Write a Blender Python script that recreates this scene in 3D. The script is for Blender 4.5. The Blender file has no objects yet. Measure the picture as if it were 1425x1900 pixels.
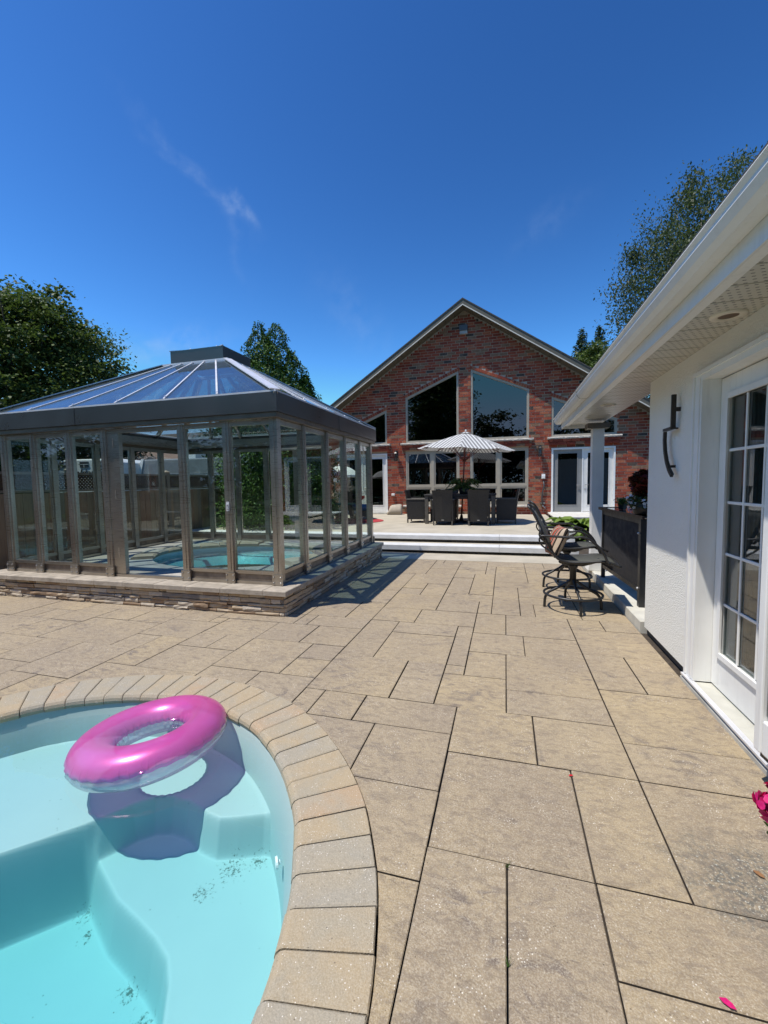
import bpy, bmesh, math, random
import numpy as np
from mathutils import Vector, Matrix, Euler
from mathutils.geometry import delaunay_2d_cdt
R = math.radians; PI = math.pi; PI2 = math.pi / 2
random.seed(7); rng = np.random.default_rng(7)
SC = bpy.context.scene
COL = SC.collection

# ------------------------------------------------------------------ camera
cam_d = bpy.data.cameras.new("camera"); cam = bpy.data.objects.new("camera", cam_d); COL.objects.link(cam)
cam_d.sensor_fit = 'HORIZONTAL'; cam_d.sensor_width = 36.0; cam_d.lens = 36.0 * 789.4 / 1425.0
cam_d.clip_start = 0.05; cam_d.clip_end = 2000
def cam_matrix(yaw, pit, rol):
    f = Vector((math.sin(yaw) * math.cos(pit), math.cos(yaw) * math.cos(pit), math.sin(pit)))
    r = Vector((math.cos(yaw), -math.sin(yaw), 0)); u = r.cross(f)
    c, s = math.cos(rol), math.sin(rol)
    r2 = c * r + s * u; u2 = -s * r + c * u
    m = Matrix((r2, u2, -f)).transposed().to_4x4()
    return m
m = cam_matrix(R(-15.938), R(-3.912), R(-0.958)); m.translation = (0, 0, 1.45)
cam.matrix_world = m
SC.camera = cam

# ------------------------------------------------------------------ world, sun, exposure
SUN_TRAVEL = Vector((0.325, 0.25, -1.0)).normalized()
to_sun = -SUN_TRAVEL
SUN_EL = math.asin(to_sun.z); SUN_AZ = math.atan2(to_sun.x, to_sun.y)   # azimuth clockwise from +Y
w = bpy.data.worlds.new("World"); SC.world = w; w.use_nodes = True
nt = w.node_tree; nt.nodes.clear()
N = nt.nodes.new; L = nt.links.new
out = N('ShaderNodeOutputWorld'); bg = N('ShaderNodeBackground'); sky = N('ShaderNodeTexSky')
sky.sky_type = 'NISHITA'; sky.sun_disc = False
sky.sun_elevation = SUN_EL; sky.sun_rotation = SUN_AZ
sky.altitude = 200; sky.air_density = 1.0; sky.dust_density = 0.3; sky.ozone_density = 3.5
bg.inputs['Strength'].default_value = 0.10
hsv = N('ShaderNodeHueSaturation'); hsv.inputs['Saturation'].default_value = 1.12; hsv.inputs['Value'].default_value = 1.0
L(sky.outputs[0], hsv.inputs['Color'])
tc = N('ShaderNodeTexCoord')
def vdir(v): return Vector(v).normalized()
# thin cirrus wisps: (direction, long axis direction, half length, half width, strength)
wisps = [((-8.0, 10, 8.3), (-6.9, 10, 7.15), 0.085, 0.008, 0.10), ((-6.55, 10, 7.0), (-6.15, 10, 6.75), 0.030, 0.011, 0.24),
         ((-6.75, 10, 6.3), (-6.5, 10, 5.6), 0.06, 0.012, 0.06), ((0.9, 10, 5.3), (0.3, 10, 4.9), 0.06, 0.018, 0.05),
         ((-3.51, 10, 4.1), (-3.2, 10, 3.7), 0.09, 0.035, 0.06), ((-9.2, 10, 3.9), (-8.0, 10, 3.85), 0.12, 0.02, 0.16)]
noi = N('ShaderNodeTexNoise'); noi.inputs['Scale'].default_value = 9.0; noi.inputs['Detail'].default_value = 7; noi.inputs['Distortion'].default_value = 0.8
L(tc.outputs['Generated'], noi.inputs['Vector'])
noi2 = N('ShaderNodeTexNoise'); noi2.inputs['Scale'].default_value = 38.0; noi2.inputs['Detail'].default_value = 6
L(tc.outputs['Generated'], noi2.inputs['Vector'])
def M(op, a, b=None, clamp=False):
    n = N('ShaderNodeMath'); n.operation = op; n.use_clamp = clamp
    for k, v in enumerate((a, b)):
        if v is None: continue
        if isinstance(v, (int, float)): n.inputs[k].default_value = v
        else: L(v, n.inputs[k])
    return n.outputs[0]
def DOT(v):
    n = N('ShaderNodeVectorMath'); n.operation = 'DOT_PRODUCT'; L(nrm.outputs[0], n.inputs[0]); n.inputs[1].default_value = v
    return n.outputs['Value']
nrm = N('ShaderNodeVectorMath'); nrm.operation = 'NORMALIZE'; L(tc.outputs['Generated'], nrm.inputs[0])
acc = None
for c, a, hl, hw, st in wisps:
    c = vdir(c); a = vdir(a); t = (a - c * a.dot(c)).normalized(); b = c.cross(t)
    wob = M('MULTIPLY', M('SUBTRACT', noi.outputs[0], 0.5), 0.10)
    u = M('DIVIDE', DOT(t), hl); v = M('DIVIDE', M('ADD', DOT(b), wob), hw)
    d2 = M('ADD', M('MULTIPLY', u, u), M('MULTIPLY', v, v))
    g = M('MULTIPLY', M('EXPONENT', M('MULTIPLY', d2, -1.0)), st)
    g = M('MULTIPLY', g, M('GREATER_THAN', DOT(c), 0.5))
    acc = g if acc is None else M('ADD', acc, g)
tex = M('MULTIPLY', acc, M('MULTIPLY', M('SUBTRACT', noi2.outputs[0], 0.30), 3.0), clamp=True)
# camera-like colour response of the clear sky: deeper blue overhead, paler towards the horizon
gs = N('ShaderNodeVectorMath'); gs.operation = 'SCALE'; gs.inputs['Scale'].default_value = 0.10; L(hsv.outputs[0], gs.inputs[0])
gg = N('ShaderNodeGamma'); gg.inputs['Gamma'].default_value = 1.8; L(gs.outputs[0], gg.inputs[0])
gk = N('ShaderNodeVectorMath'); gk.operation = 'MULTIPLY'; gk.inputs[1].default_value = (42.0, 44.0, 35.5); L(gg.outputs[0], gk.inputs[0])
gm = N('ShaderNodeVectorMath'); gm.operation = 'MINIMUM'; gm.inputs[1].default_value = (4.3, 6.3, 9.6); L(gk.outputs[0], gm.inputs[0])
mixc = N('ShaderNodeMix'); mixc.data_type = 'RGBA'
L(tex, mixc.inputs['Factor']); L(gm.outputs[0], mixc.inputs['A']); mixc.inputs['B'].default_value = (5.2, 6.6, 9.0, 1)
L(mixc.outputs['Result'], bg.inputs['Color']); L(bg.outputs[0], out.inputs[0])

sd = bpy.data.lights.new("sun", 'SUN'); sd.energy = 5.0; sd.angle = R(0.53); sd.color = (1.0, 0.95, 0.87)
sun = bpy.data.objects.new("sun", sd); COL.objects.link(sun)
sun.rotation_euler = SUN_TRAVEL.to_track_quat('-Z', 'Y').to_euler(); sun.location = (-20, -15, 60)

SC.view_settings.view_transform = 'Standard'; SC.view_settings.look = 'None'
SC.view_settings.gamma = 1; SC.view_settings.exposure = 0.0; SC.view_settings.use_curve_mapping = False
SC.render.engine = 'CYCLES'
SC.cycles.max_bounces = 10; SC.cycles.diffuse_bounces = 4; SC.cycles.glossy_bounces = 5
SC.cycles.transmission_bounces = 6; SC.cycles.transparent_max_bounces = 40; SC.cycles.volume_bounces = 0
SC.cycles.caustics_reflective = False; SC.cycles.caustics_refractive = False
SC.cycles.use_denoising = True; SC.cycles.sample_clamp_indirect = 6.0

# ------------------------------------------------------------------ material helpers
MATS = {}
class NT:
    def __init__(s, name):
        s.m = bpy.data.materials.new(name); s.m.use_nodes = True; s.t = s.m.node_tree; s.t.nodes.clear()
        s.out = s.n('ShaderNodeOutputMaterial')
    def n(s, typ, **kw):
        x = s.t.nodes.new(typ)
        for k, v in kw.items():
            if hasattr(x, k): setattr(x, k, v)
        return x
    def l(s, a, b): s.t.links.new(a, b)
    def setv(s, sock, v):
        if isinstance(v, bpy.types.NodeSocket): s.l(v, sock)
        elif isinstance(v, (tuple, list)) and len(v) == 3 and sock.type == 'RGBA': sock.default_value = (*v, 1)
        else: sock.default_value = v
    def math(s, op, a, b=0.0, clamp=False):
        x = s.n('ShaderNodeMath', operation=op, use_clamp=clamp); s.setv(x.inputs[0], a); s.setv(x.inputs[1], b); return x.outputs[0]
    def pos(s, scale=(1, 1, 1), obj=False):
        src = s.n('ShaderNodeTexCoord').outputs['Object'] if obj else s.n('ShaderNodeNewGeometry').outputs['Position']
        mp = s.n('ShaderNodeMapping'); mp.inputs['Scale'].default_value = scale; s.l(src, mp.inputs[0]); return mp.outputs[0]
    def noise(s, vec, scale, detail=4, rough=0.55, dist=0.0):
        x = s.n('ShaderNodeTexNoise'); s.l(vec, x.inputs['Vector']); x.inputs['Scale'].default_value = scale
        x.inputs['Detail'].default_value = detail; x.inputs['Roughness'].default_value = rough; x.inputs['Distortion'].default_value = dist
        return x.outputs[0]
    def voro(s, vec, scale, feature='F1', outp='Distance', rnd=1.0):
        x = s.n('ShaderNodeTexVoronoi', feature=feature); s.l(vec, x.inputs['Vector']); x.inputs['Scale'].default_value = scale
        x.inputs['Randomness'].default_value = rnd
        return x.outputs[outp]
    def ramp(s, f, lo, hi, a=0.0, b=1.0):
        x = s.n('ShaderNodeMapRange', clamp=True); s.setv(x.inputs[0], f)
        x.inputs[1].default_value = lo; x.inputs[2].default_value = hi; x.inputs[3].default_value = a; x.inputs[4].default_value = b
        return x.outputs[0]
    def mix(s, f, a, b, mode='MIX'):
        x = s.n('ShaderNodeMix', data_type='RGBA', blend_type=mode); s.setv(x.inputs['Factor'], f)
        s.setv(x.inputs['A'], a); s.setv(x.inputs['B'], b); return x.outputs['Result']
    def bump(s, h, strength=0.3, dist=0.01, normal=None):
        x = s.n('ShaderNodeBump'); s.l(h, x.inputs['Height']); x.inputs['Strength'].default_value = strength; x.inputs['Distance'].default_value = dist
        if normal is not None: s.l(normal, x.inputs['Normal'])
        return x.outputs[0]
    def bsdf(s, color, rough=0.6, metal=0.0, normal=None, spec=0.5, **kw):
        p = s.n('ShaderNodeBsdfPrincipled'); s.setv(p.inputs['Base Color'], color); s.setv(p.inputs['Roughness'], rough)
        s.setv(p.inputs['Metallic'], metal); s.setv(p.inputs['Specular IOR Level'], spec)
        for k, v in kw.items(): s.setv(p.inputs[k.replace('_', ' ')], v)
        if normal is not None: s.l(normal, p.inputs['Normal'])
        s.p = p; s.l(p.outputs[0], s.out.inputs[0]); return p
    def rnd(s): return s.n('ShaderNodeObjectInfo').outputs['Random']

def simple(name, color, rough=0.5, metal=0.0, var=0.12, scale=6.0, bump=0.0, bscale=60, spec=0.5, stretch=(1, 1, 1), **kw):
    if name in MATS: return MATS[name]
    t = NT(name); v = t.pos(stretch)
    n = t.noise(v, scale, 5)
    dark = tuple(c * (1 - var * 1.6) for c in color); lite = tuple(min(1, c * (1 + var)) for c in color)
    c = t.mix(t.ramp(n, 0.3, 0.7), dark, lite)
    if name in ('white_trim', 'white_aluminium'):      # rain streaks and handling grime
        c = t.mix(t.ramp(t.noise(t.pos((7, 7, .5)), 4, 5, .7), .55, .8, 0, .30), c, (.42, .40, .35))
    nm = t.bump(t.noise(v, bscale, 3), bump, 0.004) if bump else None
    rr = t.ramp(t.noise(v, scale * 2.3, 3), 0.3, 0.7, max(0.02, rough * 0.8), min(1, rough * 1.15))
    t.bsdf(c, rr, metal, nm, spec, **kw)
    MATS[name] = t.m; return t.m

def glass(name, tint, refl=0.0, grime_haze=0.06):
    """clear pane: transparent with a Fresnel reflection (light passes through it)"""
    if name in MATS: return MATS[name]
    t = NT(name)
    geo = t.n('ShaderNodeNewGeometry')
    ior = t.math('SUBTRACT', 1.5, t.math('MULTIPLY', geo.outputs['Backfacing'], 1.5 - 1 / 1.5))
    fr = t.n('ShaderNodeFresnel'); t.l(ior, fr.inputs['IOR'])
    f = t.math('ADD', t.math('MULTIPLY', fr.outputs[0], 1.0), refl, clamp=True)
    tr = t.n('ShaderNodeBsdfTransparent'); tr.inputs[0].default_value = (*tint, 1)
    gl = t.n('ShaderNodeBsdfGlossy'); gl.inputs['Roughness'].default_value = 0.0
    gl.inputs[0].default_value = (0.95, 0.97, 1, 1)
    m1 = t.n('ShaderNodeMixShader'); t.l(f, m1.inputs[0]); t.l(tr.outputs[0], m1.inputs[1]); t.l(gl.outputs[0], m1.inputs[2])
    df = t.n('ShaderNodeBsdfDiffuse'); df.inputs[0].default_value = (0.33, 0.37, 0.36, 1)
    haze_mask = t.ramp(t.noise(t.pos(), 2.5, 6, 0.6), 0.25, 0.9, grime_haze * 0.4, grime_haze)  # thin grime; on roof glass its grey stands in for reflected sky
    m2 = t.n('ShaderNodeMixShader'); t.l(haze_mask, m2.inputs[0]); t.l(m1.outputs[0], m2.inputs[1]); t.l(df.outputs[0], m2.inputs[2])
    t.l(m2.outputs[0], t.out.inputs[0]); MATS[name] = t.m; return t.m

# --- stone paving
def paver_mat(name, ca, cb, cg, seed):
    t = NT(name); v = t.pos(); o = t.n('ShaderNodeObjectInfo')
    rn = o.outputs['Random']
    big = t.noise(v, 1.6, 4, 0.55, 0.4)
    c = t.mix(t.ramp(rn, 0.0, 1.0), ca, cb)
    c = t.mix(t.math('MULTIPLY', t.ramp(t.noise(t.pos((1, 1, 0)), 0.75, 3, .5), .36, .62), t.ramp(t.math('FRACT', t.math('MULTIPLY', rn, 7.31)), 0, 1, .15, .8)), c, cg)
    c = t.mix(t.ramp(big, 0.42, 0.68, 0, 0.55), c, cg)
    # slate-like cloudy stains
    st = t.noise(t.pos((1.0, 1.7, 1)), 5.5, 6, 0.62, 1.2)
    mask = t.math('MULTIPLY', t.ramp(st, 0.53, 0.66), t.ramp(t.noise(v, 1.3, 2), 0.42, 0.58))
    c = t.mix(t.math('MULTIPLY', mask, 0.85), c, (0.125, 0.10, 0.088))
    grain = t.noise(v, 170, 3, 0.7)
    c = t.mix(t.ramp(t.noise(v, 38, 6, 0.75), 0.36, 0.62, 0.0, 0.55), c, t.mix(0.5, c, (0.16, 0.12, 0.085)), 'MIX')
    c = t.mix(t.ramp(grain, 0.45, 0.70, 0.0, 0.75), c, t.mix(0.6, c, (0.66, 0.59, 0.47)), 'MIX')
    sp = t.voro(v, 85); spn = t.noise(v, 6, 2)
    c = t.mix(t.math('MULTIPLY', t.ramp(sp, 0.14, 0.22, 1, 0), t.ramp(spn, 0.5, 0.62)), c, (0.72, 0.66, 0.56))
    dk = t.voro(t.pos((1.03, 0.97, 1)), 70); dkn = t.noise(v, 30, 2)
    c = t.mix(t.math('MULTIPLY', t.ramp(dk, 0.10, 0.2, 1, 0), t.ramp(dkn, 0.52, 0.6, 0, 0.8)), c, (0.11, 0.085, 0.06))
    # weathered patch near the pool house door
    geo = t.n('ShaderNodeNewGeometry'); d = t.n('ShaderNodeVectorMath', operation='DISTANCE'); t.l(geo.outputs['Position'], d.inputs[0]); d.inputs[1].default_value = (0.84, 1.70, 0)
    pm = t.ramp(t.math('ADD', d.outputs['Value'], t.math('MULTIPLY', t.math('SUBTRACT', t.noise(v, 9, 5, 0.7), 0.5), 0.55)), 0.08, 0.30, 1, 0)
    c = t.mix(t.math('MULTIPLY', pm, t.ramp(t.noise(v, 60, 3), 0.42, 0.58, 0.25, 0.9)), c, (0.12, 0.115, 0.10))
    c = t.mix(t.math('MULTIPLY', pm, t.ramp(t.noise(v, 130, 2), 0.62, 0.68, 0, 0.8)), c, (0.6, 0.6, 0.52))
    c = t.mix(t.ramp(t.noise(t.pos((1, 1.8, 1)), 16, 6, .7, .8), .48, .64, 0, .55), c, (.19, .15, .115))
    h = t.math('ADD', t.math('MULTIPLY', t.noise(t.pos((1, 1.5, 1)), 11, 7, 0.65, 0.6), 1.5), t.math('MULTIPLY', t.noise(v, 190, 2, 0.6), 0.22))
    nm = t.bump(h, 0.75, 0.012)
    t.bsdf(c, t.ramp(grain, 0.2, 0.8, 0.62, 0.95), 0, nm, 0.35)
    return t.m
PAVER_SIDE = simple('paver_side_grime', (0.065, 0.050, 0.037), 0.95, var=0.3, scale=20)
PAVER = paver_mat('paver_stone', (0.420, 0.322, 0.182), (0.375, 0.296, 0.192), (0.255, 0.200, 0.145), 0)
COPE = None
def cope_mat(name, ca, cb):
    t = NT(name); v = t.pos()
    c = t.mix(t.ramp(t.noise(v, 5.0, 4, 0.6, 0.5), 0.38, 0.62), ca, cb)
    c = t.mix(t.ramp(t.noise(v, 22, 4), 0.55, 0.75, 0, 0.35), c, (0.24, 0.20, 0.15))
    gr = t.noise(v, 200, 3, 0.7); c = t.mix(t.ramp(gr, 0.4, 0.7, 0, 0.45), c, (0.55, 0.48, 0.37))
    sp = t.voro(v, 110); c = t.mix(t.math('MULTIPLY', t.ramp(sp, 0.14, 0.22, 1, 0), t.ramp(t.noise(v, 40, 2), 0.52, 0.6)), c, (0.75, 0.7, 0.62))
    dk = t.voro(t.pos((0.97, 1.05, 1)), 60); c = t.mix(t.math('MULTIPLY', t.ramp(dk, 0.08, 0.17, 1, 0), t.ramp(t.noise(v, 25, 2), 0.52, 0.6, 0, 0.8)), c, (0.1, 0.08, 0.06))
    nm = t.bump(t.math('ADD', t.noise(v, 150, 2), t.math('MULTIPLY', t.noise(v, 20, 4), 1.2)), 0.45, 0.006)
    t.bsdf(c, 0.85, 0, nm, 0.3); return t.m
COPES = [cope_mat('coping_grey', (0.33, 0.28, 0.20), (0.30, 0.27, 0.215)), cope_mat('coping_buff', (0.37, 0.285, 0.175), (0.32, 0.275, 0.20)),
         cope_mat('coping_rust', (0.38, 0.265, 0.16), (0.34, 0.28, 0.20))]
JOINT = simple('joint_sand', (0.06, 0.046, 0.034), 0.95, bump=0.5, var=0.3, scale=25)
CONC = simple('concrete_light', (0.46, 0.41, 0.32), 0.9, var=0.10, scale=2.2, bump=0.35, bscale=90)
CONCK = simple('concrete_kerb', (0.50, 0.48, 0.42), 0.9, var=0.18, scale=6, bump=0.5, bscale=50)
LIME = simple('limestone_nosing', (0.62, 0.62, 0.61), 0.8, var=0.08, scale=5, bump=0.3, bscale=40)
WHITE = simple('white_trim', (0.86, 0.855, 0.82), 0.35, var=0.04, scale=3)
WHITE2 = simple('white_aluminium', (0.74, 0.735, 0.70), 0.40, var=0.04, scale=1.2, spec=0.5)
CREAM = simple('soffit_cream', (0.70, 0.66, 0.58), 0.5, var=0.05)
SILLST = simple('sill_stone', (0.56, 0.51, 0.44), 0.9, var=0.15, scale=20, bump=0.6, bscale=35)
TAUPE = simple('window_frame_taupe', (0.40, 0.36, 0.285), 0.5, var=0.05)
RAKE = simple('rake_board', (0.12, 0.108, 0.078), 0.55, var=0.08)
RAKEW = simple('rake_edge_white', (0.66, 0.63, 0.55), 0.5, var=0.05)
SHING = simple('roof_shingle', (0.07, 0.068, 0.066), 0.95, var=0.3, scale=30, bump=0.8, bscale=60)
BLACKM = simple('black_metal', (0.018, 0.018, 0.019), 0.42, 0.0, var=0.2, spec=0.6)
DARKMESH = simple('black_mesh_fabric', (0.020, 0.020, 0.023), 0.8, var=0.1, bump=0.1, bscale=300)
WICKER = simple('dark_wicker', (0.020, 0.018, 0.017), 0.55, var=0.35, scale=40, bump=0.9, bscale=150)
WICKERL = simple('wicker_leg', (0.10, 0.09, 0.075), 0.6, var=0.2, scale=20)
MORTAR = simple('mortar', (0.50, 0.41, 0.31), 0.95, var=0.12, scale=20, bump=0.4, bscale=120)
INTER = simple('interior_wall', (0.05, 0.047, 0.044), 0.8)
LAWN = simple('lawn_grass', (0.045, 0.075, 0.022), 0.95, var=0.35, scale=3, bump=1.0, bscale=120)
SLING = simple('sling_fabric', (0.075, 0.078, 0.068), 0.7, var=0.12, scale=10, bump=0.4, bscale=500)
GREYPAVE = simple('plinth_paving', (0.46, 0.43, 0.38), 0.85, var=0.15, scale=6, bump=0.4, bscale=70)
def brick_mat(name, c, c2):
    t = NT(name); v = t.pos(); 
    col = t.mix(t.ramp(t.noise(v, 14, 5, 0.65), 0.35, 0.65), c, c2)
    col = t.mix(t.ramp(t.noise(v, 60, 3, 0.7), 0.60, 0.76, 0, 0.35), col, (0.34, 0.26, 0.19))
    col = t.mix(t.ramp(t.noise(t.pos((1, 1, 2)), 3.0, 3), 0.58, 0.72, 0, 0.25), col, (0.38, 0.28, 0.20))
    t.bsdf(col, 0.9, 0, t.bump(t.noise(v, 90, 4, 0.7), 0.6, 0.006), 0.25); return t.m
BRK = [brick_mat('brick_red', (0.30, 0.062, 0.032), (0.36, 0.095, 0.050)), brick_mat('brick_deep_red', (0.20, 0.042, 0.026), (0.26, 0.058, 0.034)),
       brick_mat('brick_orange', (0.42, 0.145, 0.075), (0.36, 0.11, 0.055)), brick_mat('brick_brown', (0.21, 0.120, 0.070), (0.29, 0.165, 0.100)),
       brick_mat('brick_charcoal', (0.050, 0.042, 0.036), (0.10, 0.075, 0.06))]
BRKW = [0.41, 0.25, 0.13, 0.16, 0.05]
LEDGE_MATS = [brick_mat('ledge_tan', (0.44, 0.345, 0.235), (0.52, 0.42, 0.30)), brick_mat('ledge_brown', (0.31, 0.215, 0.135), (0.38, 0.275, 0.185)),
         brick_mat('ledge_pale', (0.60, 0.52, 0.41), (0.50, 0.43, 0.34)), brick_mat('ledge_grey', (0.24, 0.21, 0.18), (0.30, 0.26, 0.22))]
CAP = simple('cap_stone', (0.40, 0.345, 0.275), 0.9, var=0.18, scale=9, bump=0.6, bscale=60)

def steel_mat():
    t = NT('brushed_steel'); v = t.pos((1, 1, 40)); v2 = t.pos()
    c = t.mix(t.ramp(t.noise(v2, 1.8, 4), 0.35, 0.65), (0.50, 0.48, 0.44), (0.40, 0.36, 0.31))
    r = t.ramp(t.noise(v, 6, 3), 0.3, 0.7, 0.25, 0.38)
    t.bsdf(c, r, 0.9, None, 0.5, Anisotropic=0.4); return t.m
STEEL = steel_mat()
BRONZE = simple('bronze_fascia', (0.17, 0.155, 0.145), 0.34, 0.9, var=0.02, scale=0.8)
ALU = simple('bright_aluminium', (0.74, 0.74, 0.76), 0.38, 0.35, var=0.06)
GPANE = glass('green_clear_glass', (0.93, 0.975, 0.955), 0.0, 0.0)
GROOF = glass('tinted_roof_glass', (0.68, 0.78, 0.80), 0.05, 0.09)
GHOUSE = glass('tinted_house_glass', (0.16, 0.19, 0.19), 0.07, 0.0)
GDOOR = glass('clear_door_glass', (0.55, 0.60, 0.60), 0.06, 0.02)

# ------------------------------------------------------------------ mesh helpers
class MB:
    def __init__(s): s.v = []; s.f = []; s.mi = []
    def add(s, vs, fs, mi=0):
        o = len(s.v); s.v += [tuple(p) for p in vs]; s.f += [tuple(o + i for i in f) for f in fs]; s.mi += [mi] * len(fs); return s
    def box(s, x0, x1, y0, y1, z0, z1, mi=0):
        vs = [(x, y, z) for z in (z0, z1) for y in (y0, y1) for x in (x0, x1)]
        return s.add(vs, [(0, 2, 3, 1), (4, 5, 7, 6), (0, 1, 5, 4), (2, 6, 7, 3), (0, 4, 6, 2), (1, 3, 7, 5)], mi)
    def cbox(s, x0, x1, y0, y1, z0, z1, c=0.004, mi=0):
        """box with chamfered top edges"""
        vs = [(x0, y0, z0), (x1, y0, z0), (x1, y1, z0), (x0, y1, z0), (x0, y0, z1 - c), (x1, y0, z1 - c), (x1, y1, z1 - c), (x0, y1, z1 - c),
              (x0 + c, y0 + c, z1), (x1 - c, y0 + c, z1), (x1 - c, y1 - c, z1), (x0 + c, y1 - c, z1)]
        fs = [(3, 2, 1, 0), (0, 1, 5, 4), (1, 2, 6, 5), (2, 3, 7, 6), (3, 0, 4, 7), (4, 5, 9, 8), (5, 6, 10, 9), (6, 7, 11, 10), (7, 4, 8, 11), (8, 9, 10, 11)]
        return s.add(vs, fs, mi)
    def bar(s, p, q, wd, h, up=(0, 0, 1), mi=0):
        p, q, up = Vector(p), Vector(q), Vector(up); d = (q - p).normalized(); a = d.cross(up)
        if a.length < 1e-5: a = d.cross(Vector((1, 0, 0)))
        a.normalize(); b = a.cross(d).normalized(); a *= wd / 2; b *= h / 2
        vs = [p - a - b, p + a - b, p + a + b, p - a + b, q - a - b, q + a - b, q + a + b, q - a + b]
        return s.add(vs, [(0, 3, 2, 1), (4, 5, 6, 7), (0, 1, 5, 4), (1, 2, 6, 5), (2, 3, 7, 6), (3, 0, 4, 7)], mi)
    def tube(s, pts, r, n=8, closed=False, mi=0, flat=1.0):
        pts = [Vector(p) for p in pts]; k = len(pts); rs = r if isinstance(r, (list, tuple)) else [r] * k
        rings = []; a = None
        for i in range(k):
            d = (pts[(i + 1) % k] - pts[i - 1]) if closed else (pts[min(i + 1, k - 1)] - pts[max(i - 1, 0)])
            d.normalize()
            if a is None:
                a = d.cross(Vector((0, 0, 1)));
                if a.length < 0.05: a = d.cross(Vector((0, 1, 0)))
            else: a = a - d * a.dot(d)
            a.normalize(); b = d.cross(a)
            rings.append([pts[i] + (a * math.cos(2 * math.pi * j / n) + b * math.sin(2 * math.pi * j / n) * flat) * rs[i] for j in range(n)])
        vs = [p for g in rings for p in g]; fs = []
        for i in range(k if closed else k - 1):
            for j in range(n):
                i2 = (i + 1) % k; j2 = (j + 1) % n
                fs.append((i * n + j, i * n + j2, i2 * n + j2, i2 * n + j))
        if not closed: fs += [tuple(range(n))[::-1], tuple((k - 1) * n + j for j in range(n))]
        return s.add(vs, fs, mi)
    def lathe(s, prof, n=24, c=(0, 0, 0), sx=1, sy=1, mi=0, cap=True):
        vs = []; fs = []
        for r, z in prof:
            for j in range(n):
                t = 2 * math.pi * j / n; vs.append((c[0] + r * sx * math.cos(t), c[1] + r * sy * math.sin(t), c[2] + z))
        for i in range(len(prof) - 1):
            for j in range(n):
                j2 = (j + 1) % n; fs.append((i * n + j, i * n + j2, (i + 1) * n + j2, (i + 1) * n + j))
        if cap:
            if prof[0][0] > 1e-4: fs.append(tuple(range(n))[::-1])
            if prof[-1][0] > 1e-4: fs.append(tuple((len(prof) - 1) * n + j for j in range(n)))
        return s.add(vs, fs, mi)
    def ball(s, c, r, n=8, mi=0, sz=1.0):
        return s.lathe([(r * math.sin(math.pi * i / 6) + 1e-5, -r * sz * math.cos(math.pi * i / 6)) for i in range(7)], n, c, mi=mi, cap=False)
    def prism(s, poly, axis, a0, a1, mi=0):
        """extrude 2-D polygon along axis 0/1/2 (poly coords are the two other axes in order)"""
        def P(u, v, a): return {0: (a, u, v), 1: (u, a, v), 2: (u, v, a)}[axis]
        n = len(poly); vs = [P(u, v, a0) for u, v in poly] + [P(u, v, a1) for u, v in poly]
        fs = [tuple(range(n))[::-1], tuple(range(n, 2 * n))] + [(i, (i + 1) % n, n + (i + 1) % n, n + i) for i in range(n)]
        return s.add(vs, fs, mi)
    def mesh(s, name, mats, smooth=False):
        me = bpy.data.meshes.new(name); me.from_pydata(s.v, [], s.f)
        for m_ in (mats if isinstance(mats, (list, tuple)) else [mats]): me.materials.append(m_)
        if any(s.mi): me.polygons.foreach_set('material_index', s.mi)
        if smooth: me.polygons.foreach_set('use_smooth', [True] * len(me.polygons))
        bm = bmesh.new(); bm.from_mesh(me); bmesh.ops.recalc_face_normals(bm, faces=bm.faces); bm.to_mesh(me); bm.free()
        me.update(); return me
    def build(s, name, mats, parent=None, smooth=False, bevel=0.0, local=None):
        return link(name, s.mesh(name, mats, smooth), parent, bevel)
def link(name, me, parent=None, bevel=0.0):
    o = bpy.data.objects.new(name, me); COL.objects.link(o)
    if parent is not None:
        o.parent = parent
        # meshes are written in world coordinates: undo the parent's placement
        pm = parent['_m'] if '_m' in parent else None
        o.matrix_parent_inverse = world_of(parent).inverted()
    if bevel:
        b = o.modifiers.new('bevel', 'BEVEL'); b.width = bevel; b.segments = 2; b.limit_method = 'ANGLE'; b.angle_limit = R(40)
    return o
def world_of(o):
    m_ = Matrix.LocRotScale(o.location, o.rotation_euler, o.scale)
    if o.parent: m_ = world_of(o.parent) @ o.matrix_parent_inverse @ m_
    return m_
def tag(o, label=None, cat=None, group=None, kind=None):
    if label: o['label'] = label
    if cat: o['category'] = cat
    if group: o['group'] = group
    if kind: o['kind'] = kind
    return o
def thing(name, label, cat, loc=(0, 0, 0), group=None, rot=(0, 0, 0)):
    o = bpy.data.objects.new(name, None); COL.objects.link(o); o.location = loc; o.rotation_euler = rot
    o.empty_display_size = 0.1
    return tag(o, label, cat, group)
def local(name, me, parent, loc=(0, 0, 0), rot=(0, 0, 0), scale=(1, 1, 1)):
    """child placed in the parent's own coordinates"""
    o = bpy.data.objects.new(name, me); COL.objects.link(o); o.parent = parent; o.location = loc; o.rotation_euler = rot; o.scale = scale
    return o
def copy_tree(o, parent=None):
    c = o.copy(); COL.objects.link(c)
    if parent is not None: c.parent = parent
    for ch in [x for x in bpy.data.objects if x.parent == o]: copy_tree(ch, c)
    return c
def inpoly(x, y, P):
    c = False
    for k in range(len(P)):
        a, b = P[k], P[k - 1]
        if (a[1] > y) != (b[1] > y) and x < (b[0] - a[0]) * (y - a[1]) / (b[1] - a[1]) + a[0]: c = not c
    return c
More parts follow.
